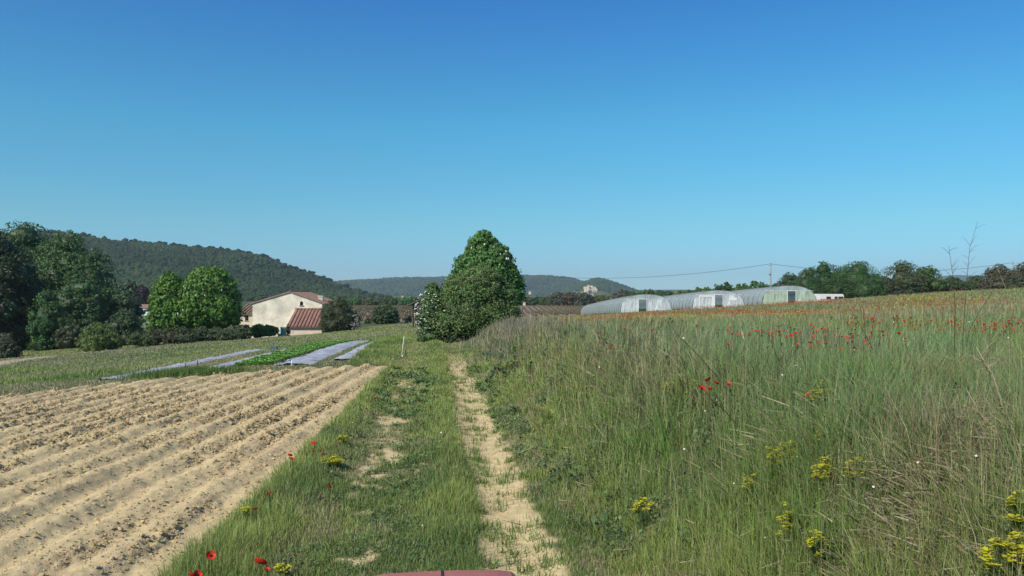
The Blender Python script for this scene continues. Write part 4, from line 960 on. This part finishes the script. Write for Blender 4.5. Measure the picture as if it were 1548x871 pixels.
# ------------------------------------------------------------------ vegetable beds
def strip(x0, x1, y0, y1, label, wob=.06, slope=0.):
    ys = np.linspace(y0, y1, 90); nx_ = 9; V = []
    for y in ys:
        for k in range(nx_):
            u = k/(nx_-1); e_ = wob*(fbm(np.array(y*1.3+(k > 4)*30), np.array(x0*3))-.5)*2
            x = x0+slope*(y-y0)+(x1-x0)*u+e_*(1 if k in (0, nx_-1) else .3)
            V.append((x, y, 0.))
    V = np.array(V); u = np.tile(np.linspace(0, 1, nx_), 90)
    V[:, 2] = ground_z(V[:, 0], V[:, 1])+.0+.055*np.sin(pi*u)**.5+.016*rng.normal(size=len(V))
    ix = np.arange(len(V)).reshape(90, nx_); q = np.stack([ix[:-1, :-1].ravel(), ix[:-1, 1:].ravel(), ix[1:, 1:].ravel(), ix[1:, :-1].ravel()], 1)
    tag(npmesh('mulch_film', V, q, M['mulch'], smooth=True), label, 'mulch film', 'grey film strips over the vegetable beds')
strip(-13.35, -12.45, 25.6, 40.5, 'grey mulch film strip farthest left, crossing the dry bed')
strip(-10.9, -10.0, 27.0, 45.0, 'grey mulch film strip left of the green salad rows')
strip(-8.35, -7.0, 28.0, 45.5, 'wide grey mulch film strip right of the green salad rows', slope=-.06)
strip(-6.7, -5.7, 29.7, 45, 'grey mulch film strip nearest the farm track, shortest of the strips', slope=-.06)
# salad rows: three rows, each plant counted
n_row = 0
sal_v = None
def salad_proto():
    V, Q, C = [], [], []; g_ = np.random.default_rng(4); b = 0
    for k in range(16):
        a = k*2.4; L_ = .15*(1-.02*k); el = .25+.06*k
        d = np.array([cos(a)*cos(el), sin(a)*cos(el), sin(el)]); s_ = np.array([-sin(a), cos(a), 0])*.055
        V += [d*.01, d*L_*.6+s_+[0, 0, .01], d*L_, d*L_*.6-s_+[0, 0, .01]]; Q.append((b, b+1, b+2, b+3)); b += 4
        C += [np.array((.19, .36, .07))*g_.uniform(.8, 1.25)]*4
    return npmesh('lettuce', np.array(V), np.array(Q), M['leaf'], col=np.array(C))
sp = salad_proto(); first = True
for rx in (-9.7, -9.35, -9.0, -8.65):
    for y in np.arange(28.6, 46.5, .36 if rx < -9 else .36):
        o = sp if first else sp.copy()
        if not first: COL.objects.link(o)
        first = False
        x = rx-.03*(y-28)+rng.normal(0, .03); yy = y+rng.normal(0, .05)
        o.location = (x, yy, gz(x, yy)+.02); o.rotation_euler = (0, 0, rng.random()*6.3); s_ = rng.uniform(1.3, 2.0); o.scale = (s_, s_, s_*.95)
        tag(o, 'bright green salad plant in the rows between the grey film strips', 'salad plant', 'salad plants in the vegetable bed')
# thin white fleece lines beside the salad
def fl(x0, y0, y1, label):
    pts = [(x0-.05*(y-y0)+.05*sin(y*2), y, gz(x0, y)+.03) for y in np.linspace(y0, y1, 25)]
    tag(MB().tube(pts, .045, 5).build('drip_hose', M['mulch'], None, smooth=True), label, 'hose')
fl(-9.95, 28, 31.5, 'pale hose lying at the near left end of the salad rows'); fl(-8.2, 28.2, 33, 'pale hose along the right side of the salad rows')
# crate, stones, stakes
def crate():
    x, y, z = hit(414, 529); e = empty('crate', (x, y, z), 'small blue grey crate left at the far end of the vegetable beds', 'crate'); e.scale = (.55,)*3
    MB().box(-.3, .3, -.2, .2, .0, .03).build('base', M['bluebox'], e)
    for a in ((-.3, .3, -.2, -.17), (-.3, .3, .17, .2), (-.3, -.27, -.169, .169), (.27, .3, -.169, .169)): MB().box(*a, .031, .3).build('side', M['bluebox'], e)
crate()
def stake(px, py, top, m_, label, lean=0., r=.018, w=None):
    x, y, z = hit(px, py); h = (py-top)/F*y
    e = empty('stake', (x, y, z), label, 'stake', 'stakes around the vegetable beds')
    MB().tube([(0, 0, -.15), (lean*h*.4+.01, 0, h*.5), (lean*h, .02, h)], [r, r*.9, r*.75], 6).build('rod', M[m_], e, smooth=True)
stake(280, 562, 549, 'dwood', 'short dark stake in the tuft, left of two beside the film strip')
stake(298, 562, 545, 'dwood', 'dark stake in the tuft, right of two beside the film strip')
stake(441, 554, 545, 'white', 'small pale stake at the near end of the wide film strip', r=.02)
stake(541, 539, 528, 'dwood', 'dark stake beside the film strip nearest the track')
stake(608, 541, 537, 'white', 'stub of white stake beside the track', r=.03)
stake(607, 541, 509, 'white', 'tall crooked white stake beside the track', lean=.12, r=.015)
stake(613, 540, 530, 'dwood', 'dark stake right of the crooked white stake', r=.022)
# tufts around stakes
for cx_, cy_, sx_, sy_, n_, lab in ((hit(285, 567)[0], hit(285, 567)[1], .9, .5, 5000, 'dense tuft of grass around the two dark stakes'),):
    X = rng.normal(cx_, sx_, n_); Y = rng.normal(cy_, sy_, n_); c = jitter(np.tile(G1*.8, (n_, 1)))
    blades('grass_tuft', X, Y, ground_z(X, Y), rng.uniform(.1, .3, n_), rng.uniform(.01, .02, n_), c, .35, label=lab)
# ------------------------------------------------------------------ tractor carrying the camera
def tractor():
    e = empty('tractor', (0, 0, 0), 'old faded red farm tractor, only its bonnet edge in view at the bottom', 'tractor', rz=math.atan(.1))
    # local axes: y forward along the track, x to the right
    bw = .27
    prof = [(-bw, .95), (bw, .95), (bw, 1.40), (bw-.012, 1.43), (bw-.035, 1.448), (bw-.08, 1.455), (0, 1.459), (-bw+.08, 1.455), (-bw+.035, 1.448), (-bw+.012, 1.43), (-bw, 1.40)]
    MB().prism(prof, 1.15, 2.76, lambda u, v, t: (u+.035, t, v)).build('bonnet', M['tractor'], e, bevel=.012)
    MB().box(.031, .039, 1.15, 2.755, 1.4585, 1.4625).build('bonnet_seam', M['dwood'], e)
    gr = MB().box(-.2, .27, 2.765, 2.79, .75, 1.36).build('grille', M['metal'], e, bevel=.01)
    for i in range(9): MB().box(-.19, .26, 2.792, 2.80, .8+i*.06, .83+i*.06).build('grille_bar', M['dwood'], gr)
    for s in (-1, 1): MB().tube([(s*.36, 2.6, 1.1), (s*.36, 2.72, 1.1)], [.07, .09], 14).build('headlight', M['metal'], e)
    MB().box(-.2, .2, .2, 2.7, .55, .948).build('engine', M['metal'], e, bevel=.03)
    MB().box(-.75, .75, 2.25, 2.35, .42, .52).build('front_axle', M['metal'], e)
    def wheel(x, y, r, w_, nm):
        n = 28; mb = MB(); mb.tube([(x-w_/2, y, r), (x-w_*.35, y, r), (x+w_*.35, y, r), (x+w_/2, y, r)], [r*.93, r, r, r*.93], n)
        wh = mb.build(nm, M['rubber'], e, smooth=False)
        MB().tube([(x-w_/2-.01, y, r), (x+w_/2+.01, y, r)], r*.55, 20).build('rim', M['tractor'], wh)
        lg = MB()
        for k in range(18):
            a = 2*pi*k/18; lg.tube([(x-w_*.42, y+cos(a)*r*1.0, r+sin(a)*r*1.0), (x+w_*.42, y+cos(a+.12)*r*1.0, r+sin(a+.12)*r*1.0)], .028, 4)
        lg.build('tread', M['rubber'], wh)
    for s in (-1, 1): wheel(s*.8, 2.3, .36, .18, 'front_wheel'); wheel(s*.8, -.1, .68, .34, 'rear_wheel')
    for s in (-1, 1):
        pts = [(-.1+.78*cos(a), .68+.8*sin(a)) for a in np.linspace(.15, pi-.2, 10)]
        f_ = MB(); b = len(f_.v)
        for (y, z) in pts: f_.v += [(s*.58, y, z), (s*1.0, y, z)]
        for k in range(9): f_.f.append((2*k, 2*k+1, 2*k+3, 2*k+2))
        o = f_.build('fender', M['tractor'], e); so_ = o.modifiers.new('s', 'SOLIDIFY'); so_.thickness = .02
    MB().box(-.24, .24, -.35, .1, .98, 1.08).build('seat', M['rubber'], e, bevel=.04)
    MB().box(-.24, .24, -.45, -.36, 1.0, 1.35).build('seat_back', M['rubber'], e, bevel=.03)
    MB().box(-.15, .15, -.6, .25, .5, .97).build('gearbox', M['metal'], e, bevel=.03)
    st = MB(); st.tube([(0, 1.1, 1.3), (0, .75, 1.5)], .02, 8); st.build('steering_column', M['metal'], e)
    ring = [(.19*cos(a), .75-.19*sin(a)*.3, 1.5+.19*sin(a)*.9*.4) for a in np.linspace(0, 2*pi, 25)]
    MB().tube(ring, .015, 6).build('steering_wheel', M['rubber'], e)
tractor()

# ------------------------------------------------------------------ poppies and small flowers
def petal_mesh(n_p=4, r=.04, cup=.5, m='red', name='petals'):
    V, Q = [], []; b = 0
    for k in range(n_p):
        a = 2*pi*k/n_p; wv = 2*pi/n_p*.62
        for rr, zz in ((.12, 0), (.65, cup*.35), (1., cup*.8)):
            for j in (-1, -.4, .4, 1):
                aa = a+j*wv*(.5 if rr < .3 else 1); q = rr*(1-.12*abs(j)*(rr > .9)); V.append((q*r*cos(aa), q*r*sin(aa), zz*r+.004*math.sin(j*5+k)*(rr > .5)+.0008*k))
        for i in range(2):
            for j in range(3): p = b+i*4+j; Q.append((p, p+1, p+5, p+4))
        b += 12
    return V, Q
_pv, _pq = petal_mesh()
pet_me = None
def poppy_proto():
    e = empty('poppy', (0, 0, 0), 'x', 'poppy')
    st = MB().tube([(0, 0, -.05), (.01, 0, .5), (0, 0, .98)], [.006, .005, .004], 4).build('stem', M['stem'], e)
    p = npmesh('petals', np.array(_pv), np.array(_pq), M['red'], e, smooth=True); p.location = (0, 0, 1)
    c = MB().tube([(0, 0, .002), (0, 0, .012)], [.011, .008], 7).build('seed_head', M['black'], p)
    return e
PP = poppy_proto(); _pf = [True]
def add_poppy(x, y, z, h, s, label, group, tilt=None):
    if _pf[0]: o = PP; _pf[0] = False
    else:
        o = PP.copy(); COL.objects.link(o)
        for ch in PP.children:
            c = ch.copy(); COL.objects.link(c); c.parent = o
            for g2 in ch.children: d = g2.copy(); COL.objects.link(d); d.parent = c
    for ch in o.children:
        if ch.name.startswith('stem'): ch.scale = (1, 1, h/1.0)
        else:
            ch.location = (0, 0, h*.985); ch.scale = (s, s, s*random.uniform(.9, 1.4))
            ch.rotation_euler = (random.uniform(.3, .9), random.uniform(-.5, .1), random.uniform(0, 6))
    o.location = (x, y, z); o.rotation_euler = (0, 0, random.uniform(-.4, .4)); o['label'] = label; o['category'] = 'poppy'
    if 'group' in o: del o['group']
    if group: o['group'] = group
    return o
random.seed(11)
gL = 'poppies along the left verge of the track'
for px, py, s, lab in [(438, 690, 1.0, 'poppy at the field edge, left of a touching pair'), (442, 694, .8, 'smaller poppy at the field edge, right of a touching pair'),
    (475, 671, 1.0, 'red poppy highest of the cluster left of the yellow spurge'), (473, 683, .9, 'red poppy in the cluster under the highest poppy'), (463, 686, .6, 'small dark poppy in the cluster left of the yellow spurge'),
    (488, 688, 1.0, 'pinkish red poppy touching the yellow spurge clump'), (497, 736, 1.0, 'lone red poppy below the yellow spurge clump'), (519, 743, .5, 'tiny half open poppy right of the lone poppy'),
    (407, 747, 1.0, 'lone red poppy at the field edge, halfway down the verge'), (387, 771, 1.05, 'red poppy beside the small yellow flower at the field edge'),
    (319, 841, 1.25, 'open red poppy near the bottom at the field edge'), (393, 852, 1.6, 'largest red poppy near the bottom of the verge'), (404, 862, .7, 'small red poppy right under the largest poppy'),
    (288, 869, 1.1, 'red poppy cut by the bottom edge, left of its twin'), (298, 870, 1.1, 'red poppy cut by the bottom edge, right of its twin'),
    (567, 603, .7, 'dim red poppy far up the left verge'), (594, 566, .6, 'farthest red poppy on the left verge beside the field corner')]:
    h = random.uniform(.27, .34); x, y, z = hit(px, py, h); add_poppy(x, y, z, h, s*1.0*min(1.2, max(.85, y/12)), lab, gL)
gB = 'small cluster of poppies on the bank'
for px, py, s, lab in [(1060, 588, 1.2, 'brightest poppy, lower left of the cluster on the bank'), (1071, 577, 1.1, 'top poppy of the cluster on the bank'), (1072, 588, .8, 'small poppy at the bottom of the bank cluster'),
                       (1083, 580, 1.0, 'right hand poppy of the bank cluster'), (1102, 581, .8, 'faint poppy alone right of the bank cluster'), (1222, 596, .5, 'tiny red poppy beside the yellow spurge on the bank')]:
    h = random.uniform(.5, .6); x, y, z = hit(px, py, h); add_poppy(x, y, z, h, s, lab, gB)
# meadow poppies: the nearest counted, the rest as a mass
def pz(nn):
    out = []
    while len(out) < nn:
        px = 1548-448*rng.random()**1.2; py = 474+rng.random()**1.15*54
        px = px if rng.random() < .9 else 1100-200*rng.random()
        if px < 1280 and (py < 486 or py > 510) and rng.random() < .7: continue
        h = rng.uniform(.38, .55); x, y, z = hit(px, py, h)
        if fbm(np.array(x*.5+2), np.array(y*.3)) < .47 or y < 7.5 or y > 60: continue
        out.append((x, y, z, h))
    return out
pts = sorted(pz(340), key=lambda p: p[1])
for (x, y, z, h) in pts[:275]:
    add_poppy(x, y, z, h, random.uniform(.55, .85)*min(1.25, max(.8, y/18)), 'red poppy among the many scattered over the meadow on the right', 'poppies of the right meadow')
def flower_mass(name, X, Y, Z, r, m, label, cat, flat=.5):
    tag(scatter_blobs(name, X, Y, Z, r, np.tile((.5, .5, .5), (len(X), 1)), M[m], flat=flat), label, cat, kind='stuff')
far_p = np.array(pts[275:])
n = 36000; Y = rng.uniform(18, 112, n); X = rng.uniform(1, 62, n)
dn = fbm(X*.2+3, Y*.09, 4); keep = (rng.random(n) < S(dn, .42, .66)*.8*(1-.85*S(X, 26, 44))) & (X > .05*Y) & (X < .68*Y)
X, Y = X[keep], Y[keep]; X = np.concatenate([X, far_p[:, 0]]); Y = np.concatenate([Y, far_p[:, 1]])
flower_mass('meadow_poppies', X, Y, ground_z(X, Y)+rng.uniform(.2, .42, len(X)), rng.uniform(.02, .036, len(X))*np.clip(Y/50, .9, 1.5), 'red', 'far spread of red poppies tinting the meadow in front of the plastic tunnels', 'poppies')
n = 4200; Y = rng.uniform(28, 78, n); X = rng.uniform(2, 66, n); dn = fbm(X*.16+30, Y*.06+5, 3); keep = (rng.random(n) < S(dn, .52, .66)) & (X < .68*Y); X, Y = X[keep], Y[keep]
flower_mass('meadow_yellow_flowers', X, Y, ground_z(X, Y)+rng.uniform(.22, .4, len(X)), rng.uniform(.03, .05, len(X))*np.clip(Y/50, .8, 1.6), 'yel', 'far drifts of yellow green spurge flowers on the right meadow', 'flowers')

# spurge clumps
def spurge(px, py, R_, n, label, h=.35, flat=1.0):
    x, y, z = hit(px, py, h*.9)
    e = empty('spurge_plant', (x, y, z), label, 'spurge', 'yellow flowering spurge plants')
    g_ = random.Random(px*7+py); st = MB(); V, Q = [], []; b = 0; LV, LQ, LC = [], [], []
    nh = max(5, n)
    for k in range(nh):
        a = g_.random()*2*pi; rr = R_*math.sqrt(g_.random()); hx, hy = rr*cos(a), rr*sin(a)*.8; hz = h*(1-.35*(rr/R_)**2)*g_.uniform(.82, 1.05)
        st.tube([(hx*.2, hy*.2, -.03), (hx*.8, hy*.8, hz*.6), (hx, hy, hz)], [.004, .003, .002], 4)
        for j in range(14):
            aa = g_.random()*2*pi; q = g_.uniform(0, .035); c = np.array((hx+q*cos(aa), hy+q*sin(aa), hz+g_.uniform(-.012, .015))); s_ = g_.uniform(.009, .016)
            d1 = np.array((cos(aa), sin(aa), g_.uniform(-.2, .4)))*s_; d2 = np.array((-sin(aa), cos(aa), g_.uniform(-.3, .3)))*s_
            V += [c-d1, c+d2, c+d1, c-d2]; Q.append((b, b+1, b+2, b+3)); b += 4
        for j in range(12):
            f = g_.uniform(.35, .9); aa = g_.random()*2*pi; c = np.array((hx*f, hy*f, hz*f)); L_ = g_.uniform(.025, .05); d1 = np.array((cos(aa)*L_, sin(aa)*L_, L_*.4)); d2 = np.array((-sin(aa), cos(aa), 0))*.006
            bb = len(LV); LV += [c, c+d1*.5+d2, c+d1, c+d1*.5-d2]; LQ.append((bb, bb+1, bb+2, bb+3)); LC += [(.10, .16, .05)]*4
    sv = np.array(st.v); V = np.array(V); LV = np.array(LV); f3 = [np.array([f]) for f in st.f]; q4 = np.array(Q)+len(sv); q5 = np.array(LQ)+len(sv)+len(V)
    cc = np.ones((len(sv)+len(V)+len(LV), 3))*.5; cc[len(sv)+len(V):] = (.10, .16, .05)
    npmesh('flowering_stems', np.concatenate([sv, V, LV]), f3+[q4, q5], None, e, col=cc, mats=[M['stem'], M['yel'], M['leaf']], midx=[0]*len(f3)+[1]*len(q4)+[2]*len(q5))
for a in [(503, 692, .17, 34, 'bright yellow spurge clump beside the poppies on the left verge', .2), (517, 660, .12, 14, 'smaller yellow spurge just above the bright clump on the left verge', .2),
          (447, 694, .05, 5, 'tiny yellow tuft between the paired poppies and the spurge', .15), (428, 855, .07, 7, 'yellow flowers low in the grass near the bottom poppies', .12), (372, 765, .05, 5, 'small yellow flower at the field edge beside a poppy', .2),
          (1012, 581, .11, 14, 'lower half of the arched yellow spurge left of the bank poppies'), (1026, 570, .10, 12, 'upper half of the arched yellow spurge left of the bank poppies'), (1045, 580, .06, 6, 'small yellow spurge touching the bank poppies on their left'),
          (1192, 676, .13, 34, 'dense yellow spurge clump in the middle of the bank'), (1164, 684, .06, 9, 'small yellow spurge at the left foot of the dense bank clump'), (1247, 703, .085, 22, 'yellow spurge clump right of the dense bank clump'),
          (1290, 697, .05, 7, 'thin yellow spurge, rightmost in the middle row of the bank'), (1133, 718, .06, 9, 'little yellow spurge below left of the dense bank clump'), (975, 760, .12, 14, 'flat spray of yellow spurge low on the left of the bank'),
          (1186, 770, .07, 12, 'yellow spurge alone below the dense bank clump'), (1189, 792, .04, 5, 'tiny yellow spurge just under the lone lower one'), (1236, 815, .07, 12, 'dull yellow spurge near the bottom, left of the dead stems'),
          (1527, 825, .12, 38, 'large yellow spurge clump in the bottom right corner'), (1540, 762, .06, 14, 'yellow spurge at the right edge above the large corner clump'), (1240, 650, .07, 9, 'dull yellow spurge half hidden above the dense bank clump'), (1222, 597, .12, 10, 'dull yellow green spurge left of the long dark stalk'), (1243, 588, .1, 10, 'dull yellow green spurge touching the long dark stalk'),
          (764, 551, .2, 16, 'yellow spurge at the foot of the far bank'), (778, 545, .12, 8, 'small yellow spurge right of the one at the far bank foot'), (755, 567, .14, 8, 'pale yellow spurge nearest the rut on the far bank'),
          (752, 510, .4, 26, 'wide yellow green spurge patch beside the big bush'), (726, 527, .35, 18, 'dull yellow spurge patch below the big bush'), (798, 518, .35, 16, 'yellow spurge patch in the dry brush'), (824, 615, .1, 6, 'faint yellow spurge on the lower bank by the rut'),
          (1412, 484, .75, 90, 'broad golden patch of spurge in the middle of the poppy meadow', .45), (1440, 487, .4, 30, 'right hand end of the golden spurge patch in the poppy meadow', .45), (1523, 522, .35, 18, 'yellow spurge among poppies near the right edge', .45)]:
    spurge(*a)
# white flowers
def daisy():
    V, Q = petal_mesh(5, .014, .3); o = npmesh('white_flower', np.array(V), np.array(Q), M['petal'], smooth=True); return o
D = daisy(); ft = True
spots = [(1349, 460+0), (1459, 446), (1510, 465), (1465, 488), (1351, 488), (1366, 513), (1417, 512), (1524, 511), (1547, 539), (1291, 530), (1293, 537), (1349, 549), (1275, 548), (1203, 554), (1182, 569), (1412, 589), (1265, 608), (1205, 600), (1537, 610), (1499, 635), (1186, 654), (1407, 691), (1388, 705), (1315, 704), (1476, 694), (1033, 512), (1037, 514), (1065, 503), (1006, 537), (906, 557), (1083, 605), (1066, 622), (1292, 779), (1331, 775), (1309, 756), (1411, 812), (1239, 742), (1116, 633), (1210, 560), (1245, 536), (870, 628), (1069, 656), (1034, 682), (1109, 734), (1205, 691), (937, 690), (1008, 811), (1157, 816), (535, 812-0), (486, 700), (658, 672), (667, 655), (700, 585), (600, 740), (638, 795), (466, 640), (533, 640), (1320, 738), (1500, 490), (1512, 500)]
for px, py in spots:
    o = D if ft else D.copy()
    if not ft: COL.objects.link(o)
    ft = False
    left = px < 720; h = .12 if left else .45
    x, y, z = hit(px, py, h); s_ = random.uniform(.5, .85)*min(1.2, max(.75, y/9)); o.location = (x, y, z+h); o.scale = (s_,)*3; o.rotation_euler = (.9, random.uniform(-.4, .2), random.uniform(0, 6))
    tag(o, 'tiny white flower dotted in the grass of the track verge' if left else 'tiny white flower dotted over the bank and meadow grass', 'flower', 'small white flowers of the track' if left else 'small white flowers of the bank')
# tall dead stalks
def stalk(pxs, label, m='stalk', r=.006, twigs=0, depth=0.):
    """pxs from foot to tip"""
    x0, y0, z0 = hit(*pxs[0], .12); e = empty('dry_stalk', (x0, y0, z0), label, 'dry stalk', 'tall dry stalks over the bank grass')
    pts = []
    for i, (a, b) in enumerate(pxs):
        Y = y0+depth*i/len(pxs); pts.append(Vector((PX(a, Y)-x0, Y-y0, CAMZ+(HY-b)/F*Y-z0)))
    pts[0].z -= .1
    rr = [r*(1-.75*i/(len(pts)-1)) for i in range(len(pts))]; mb = MB().tube(pts, rr, 5)
    if twigs:
        g_ = random.Random(len(label))
        for k in range(twigs):
            f = g_.uniform(.45, .97)*(len(pts)-1); i = int(f); p = pts[i].lerp(pts[min(i+1, len(pts)-1)], f-i); d = Vector((g_.choice((-1, 1))*g_.uniform(.05, .14), g_.uniform(-.05, .05), g_.uniform(.03, .12)))
            mb.tube([p, p+d*.6+Vector((0, 0, .01)), p+d], [r*.35, r*.25, r*.12], 4)
    mb.build('stem', M[m], e, smooth=True)
stalk([(1108, 597), (1087, 573), (1065, 548), (1047, 528), (1030, 513), (1018, 498), (1008, 485)], 'long dark stalk leaning left above the bank poppies', twigs=3)
stalk([(1122, 636), (1095, 620), (1076, 605), (1064, 590)], 'short dark stalk leaning left just under the bank poppies')
stalk([(1198, 590), (1187, 565), (1175, 540), (1165, 515), (1157, 494)], 'dark stalk leaning left between the bank poppies and the dull spurge', twigs=2)
stalk([(1212, 606), (1195, 580), (1175, 553)], 'short dark stalk crossing below the dull spurge')
stalk([(1366, 577), (1345, 558), (1318, 525), (1305, 500), (1292, 478), (1280, 462)], 'long dark stalk leaning left with its tip below the caravan', twigs=3)
stalk([(1310, 545), (1308, 505), (1305, 470), (1304, 462)], 'thin upright dark stalk below the caravan')
stalk([(1443, 575), (1443, 520), (1444, 465), (1441, 420), (1434, 372)], 'tall dark upright stalk, left of the two reaching the sky', r=.006, twigs=8)
stalk([(1452, 560), (1457, 490), (1461, 430), (1466, 375), (1478, 335)], 'tallest thin stalk, right of the two reaching the sky', r=.005, twigs=12)
stalk([(1450, 552), (1468, 493), (1485, 465), (1504, 436)], 'dark stalk leaning right beside the two tall ones', twigs=2)
stalk([(1395, 590), (1380, 550), (1366, 512)], 'short dark stalk leaning left in the dead stems')
stalk([(1425, 515), (1425, 480), (1426, 452)], 'short upright brown stalk left of the golden patch end')
stalk([(1525, 640), (1512, 600), (1500, 565), (1490, 550), (1476, 525)], 'pale bent stalk at the right, leaning left', m='pstalk', twigs=5, r=.008)
stalk([(1545, 505), (1535, 470), (1522, 440), (1508, 405)], 'pale thin stalk at the right edge leaning left', m='pstalk', twigs=3)
stalk([(955, 525), (953, 500), (952, 470)], 'thin reddish upright stalk, left of two in front of the first tunnel')
stalk([(976, 520), (984, 495), (990, 472)], 'thin reddish stalk, right of two in front of the first tunnel')
stalk([(1385, 600), (1403, 573), (1425, 545), (1438, 525)], 'brown stalk leaning right in the dead stems')
stalk([(1230, 590), (1215, 545), (1208, 500)], 'thin dark upright stalk above the dull spurge')
stalk([(1150, 850), (1205, 838), (1245, 826), (1280, 815)], 'pale broken stalk lying in the grass near the bottom', m='pstalk', twigs=4)
stalk([(998, 715), (1015, 700), (1028, 685)], 'short brown stalk leaning right above the low spurge spray')
# ------------------------------------------------------------------ haze
def haze():
    mb = MB().box(-5200, 5800, -400, 7000, -40, 200); me_o = mb.build('haze', M['dark'])
    m = bpy.data.materials.new('haze_air'); m.use_nodes = True; n = m.node_tree; n.nodes.remove(n.nodes['Principled BSDF'])
    v = n.nodes.new('ShaderNodeVolumePrincipled'); v.inputs['Color'].default_value = (.80, .93, 1, 1); v.inputs['Density'].default_value = .000115; v.inputs['Anisotropy'].default_value = 0.2
    n.links.new(v.outputs[0], n.nodes['Material Output'].inputs['Volume']); me_o.data.materials[0] = m
    tag(me_o, 'thin blue summer haze over the whole valley', 'haze', kind='stuff')
haze()
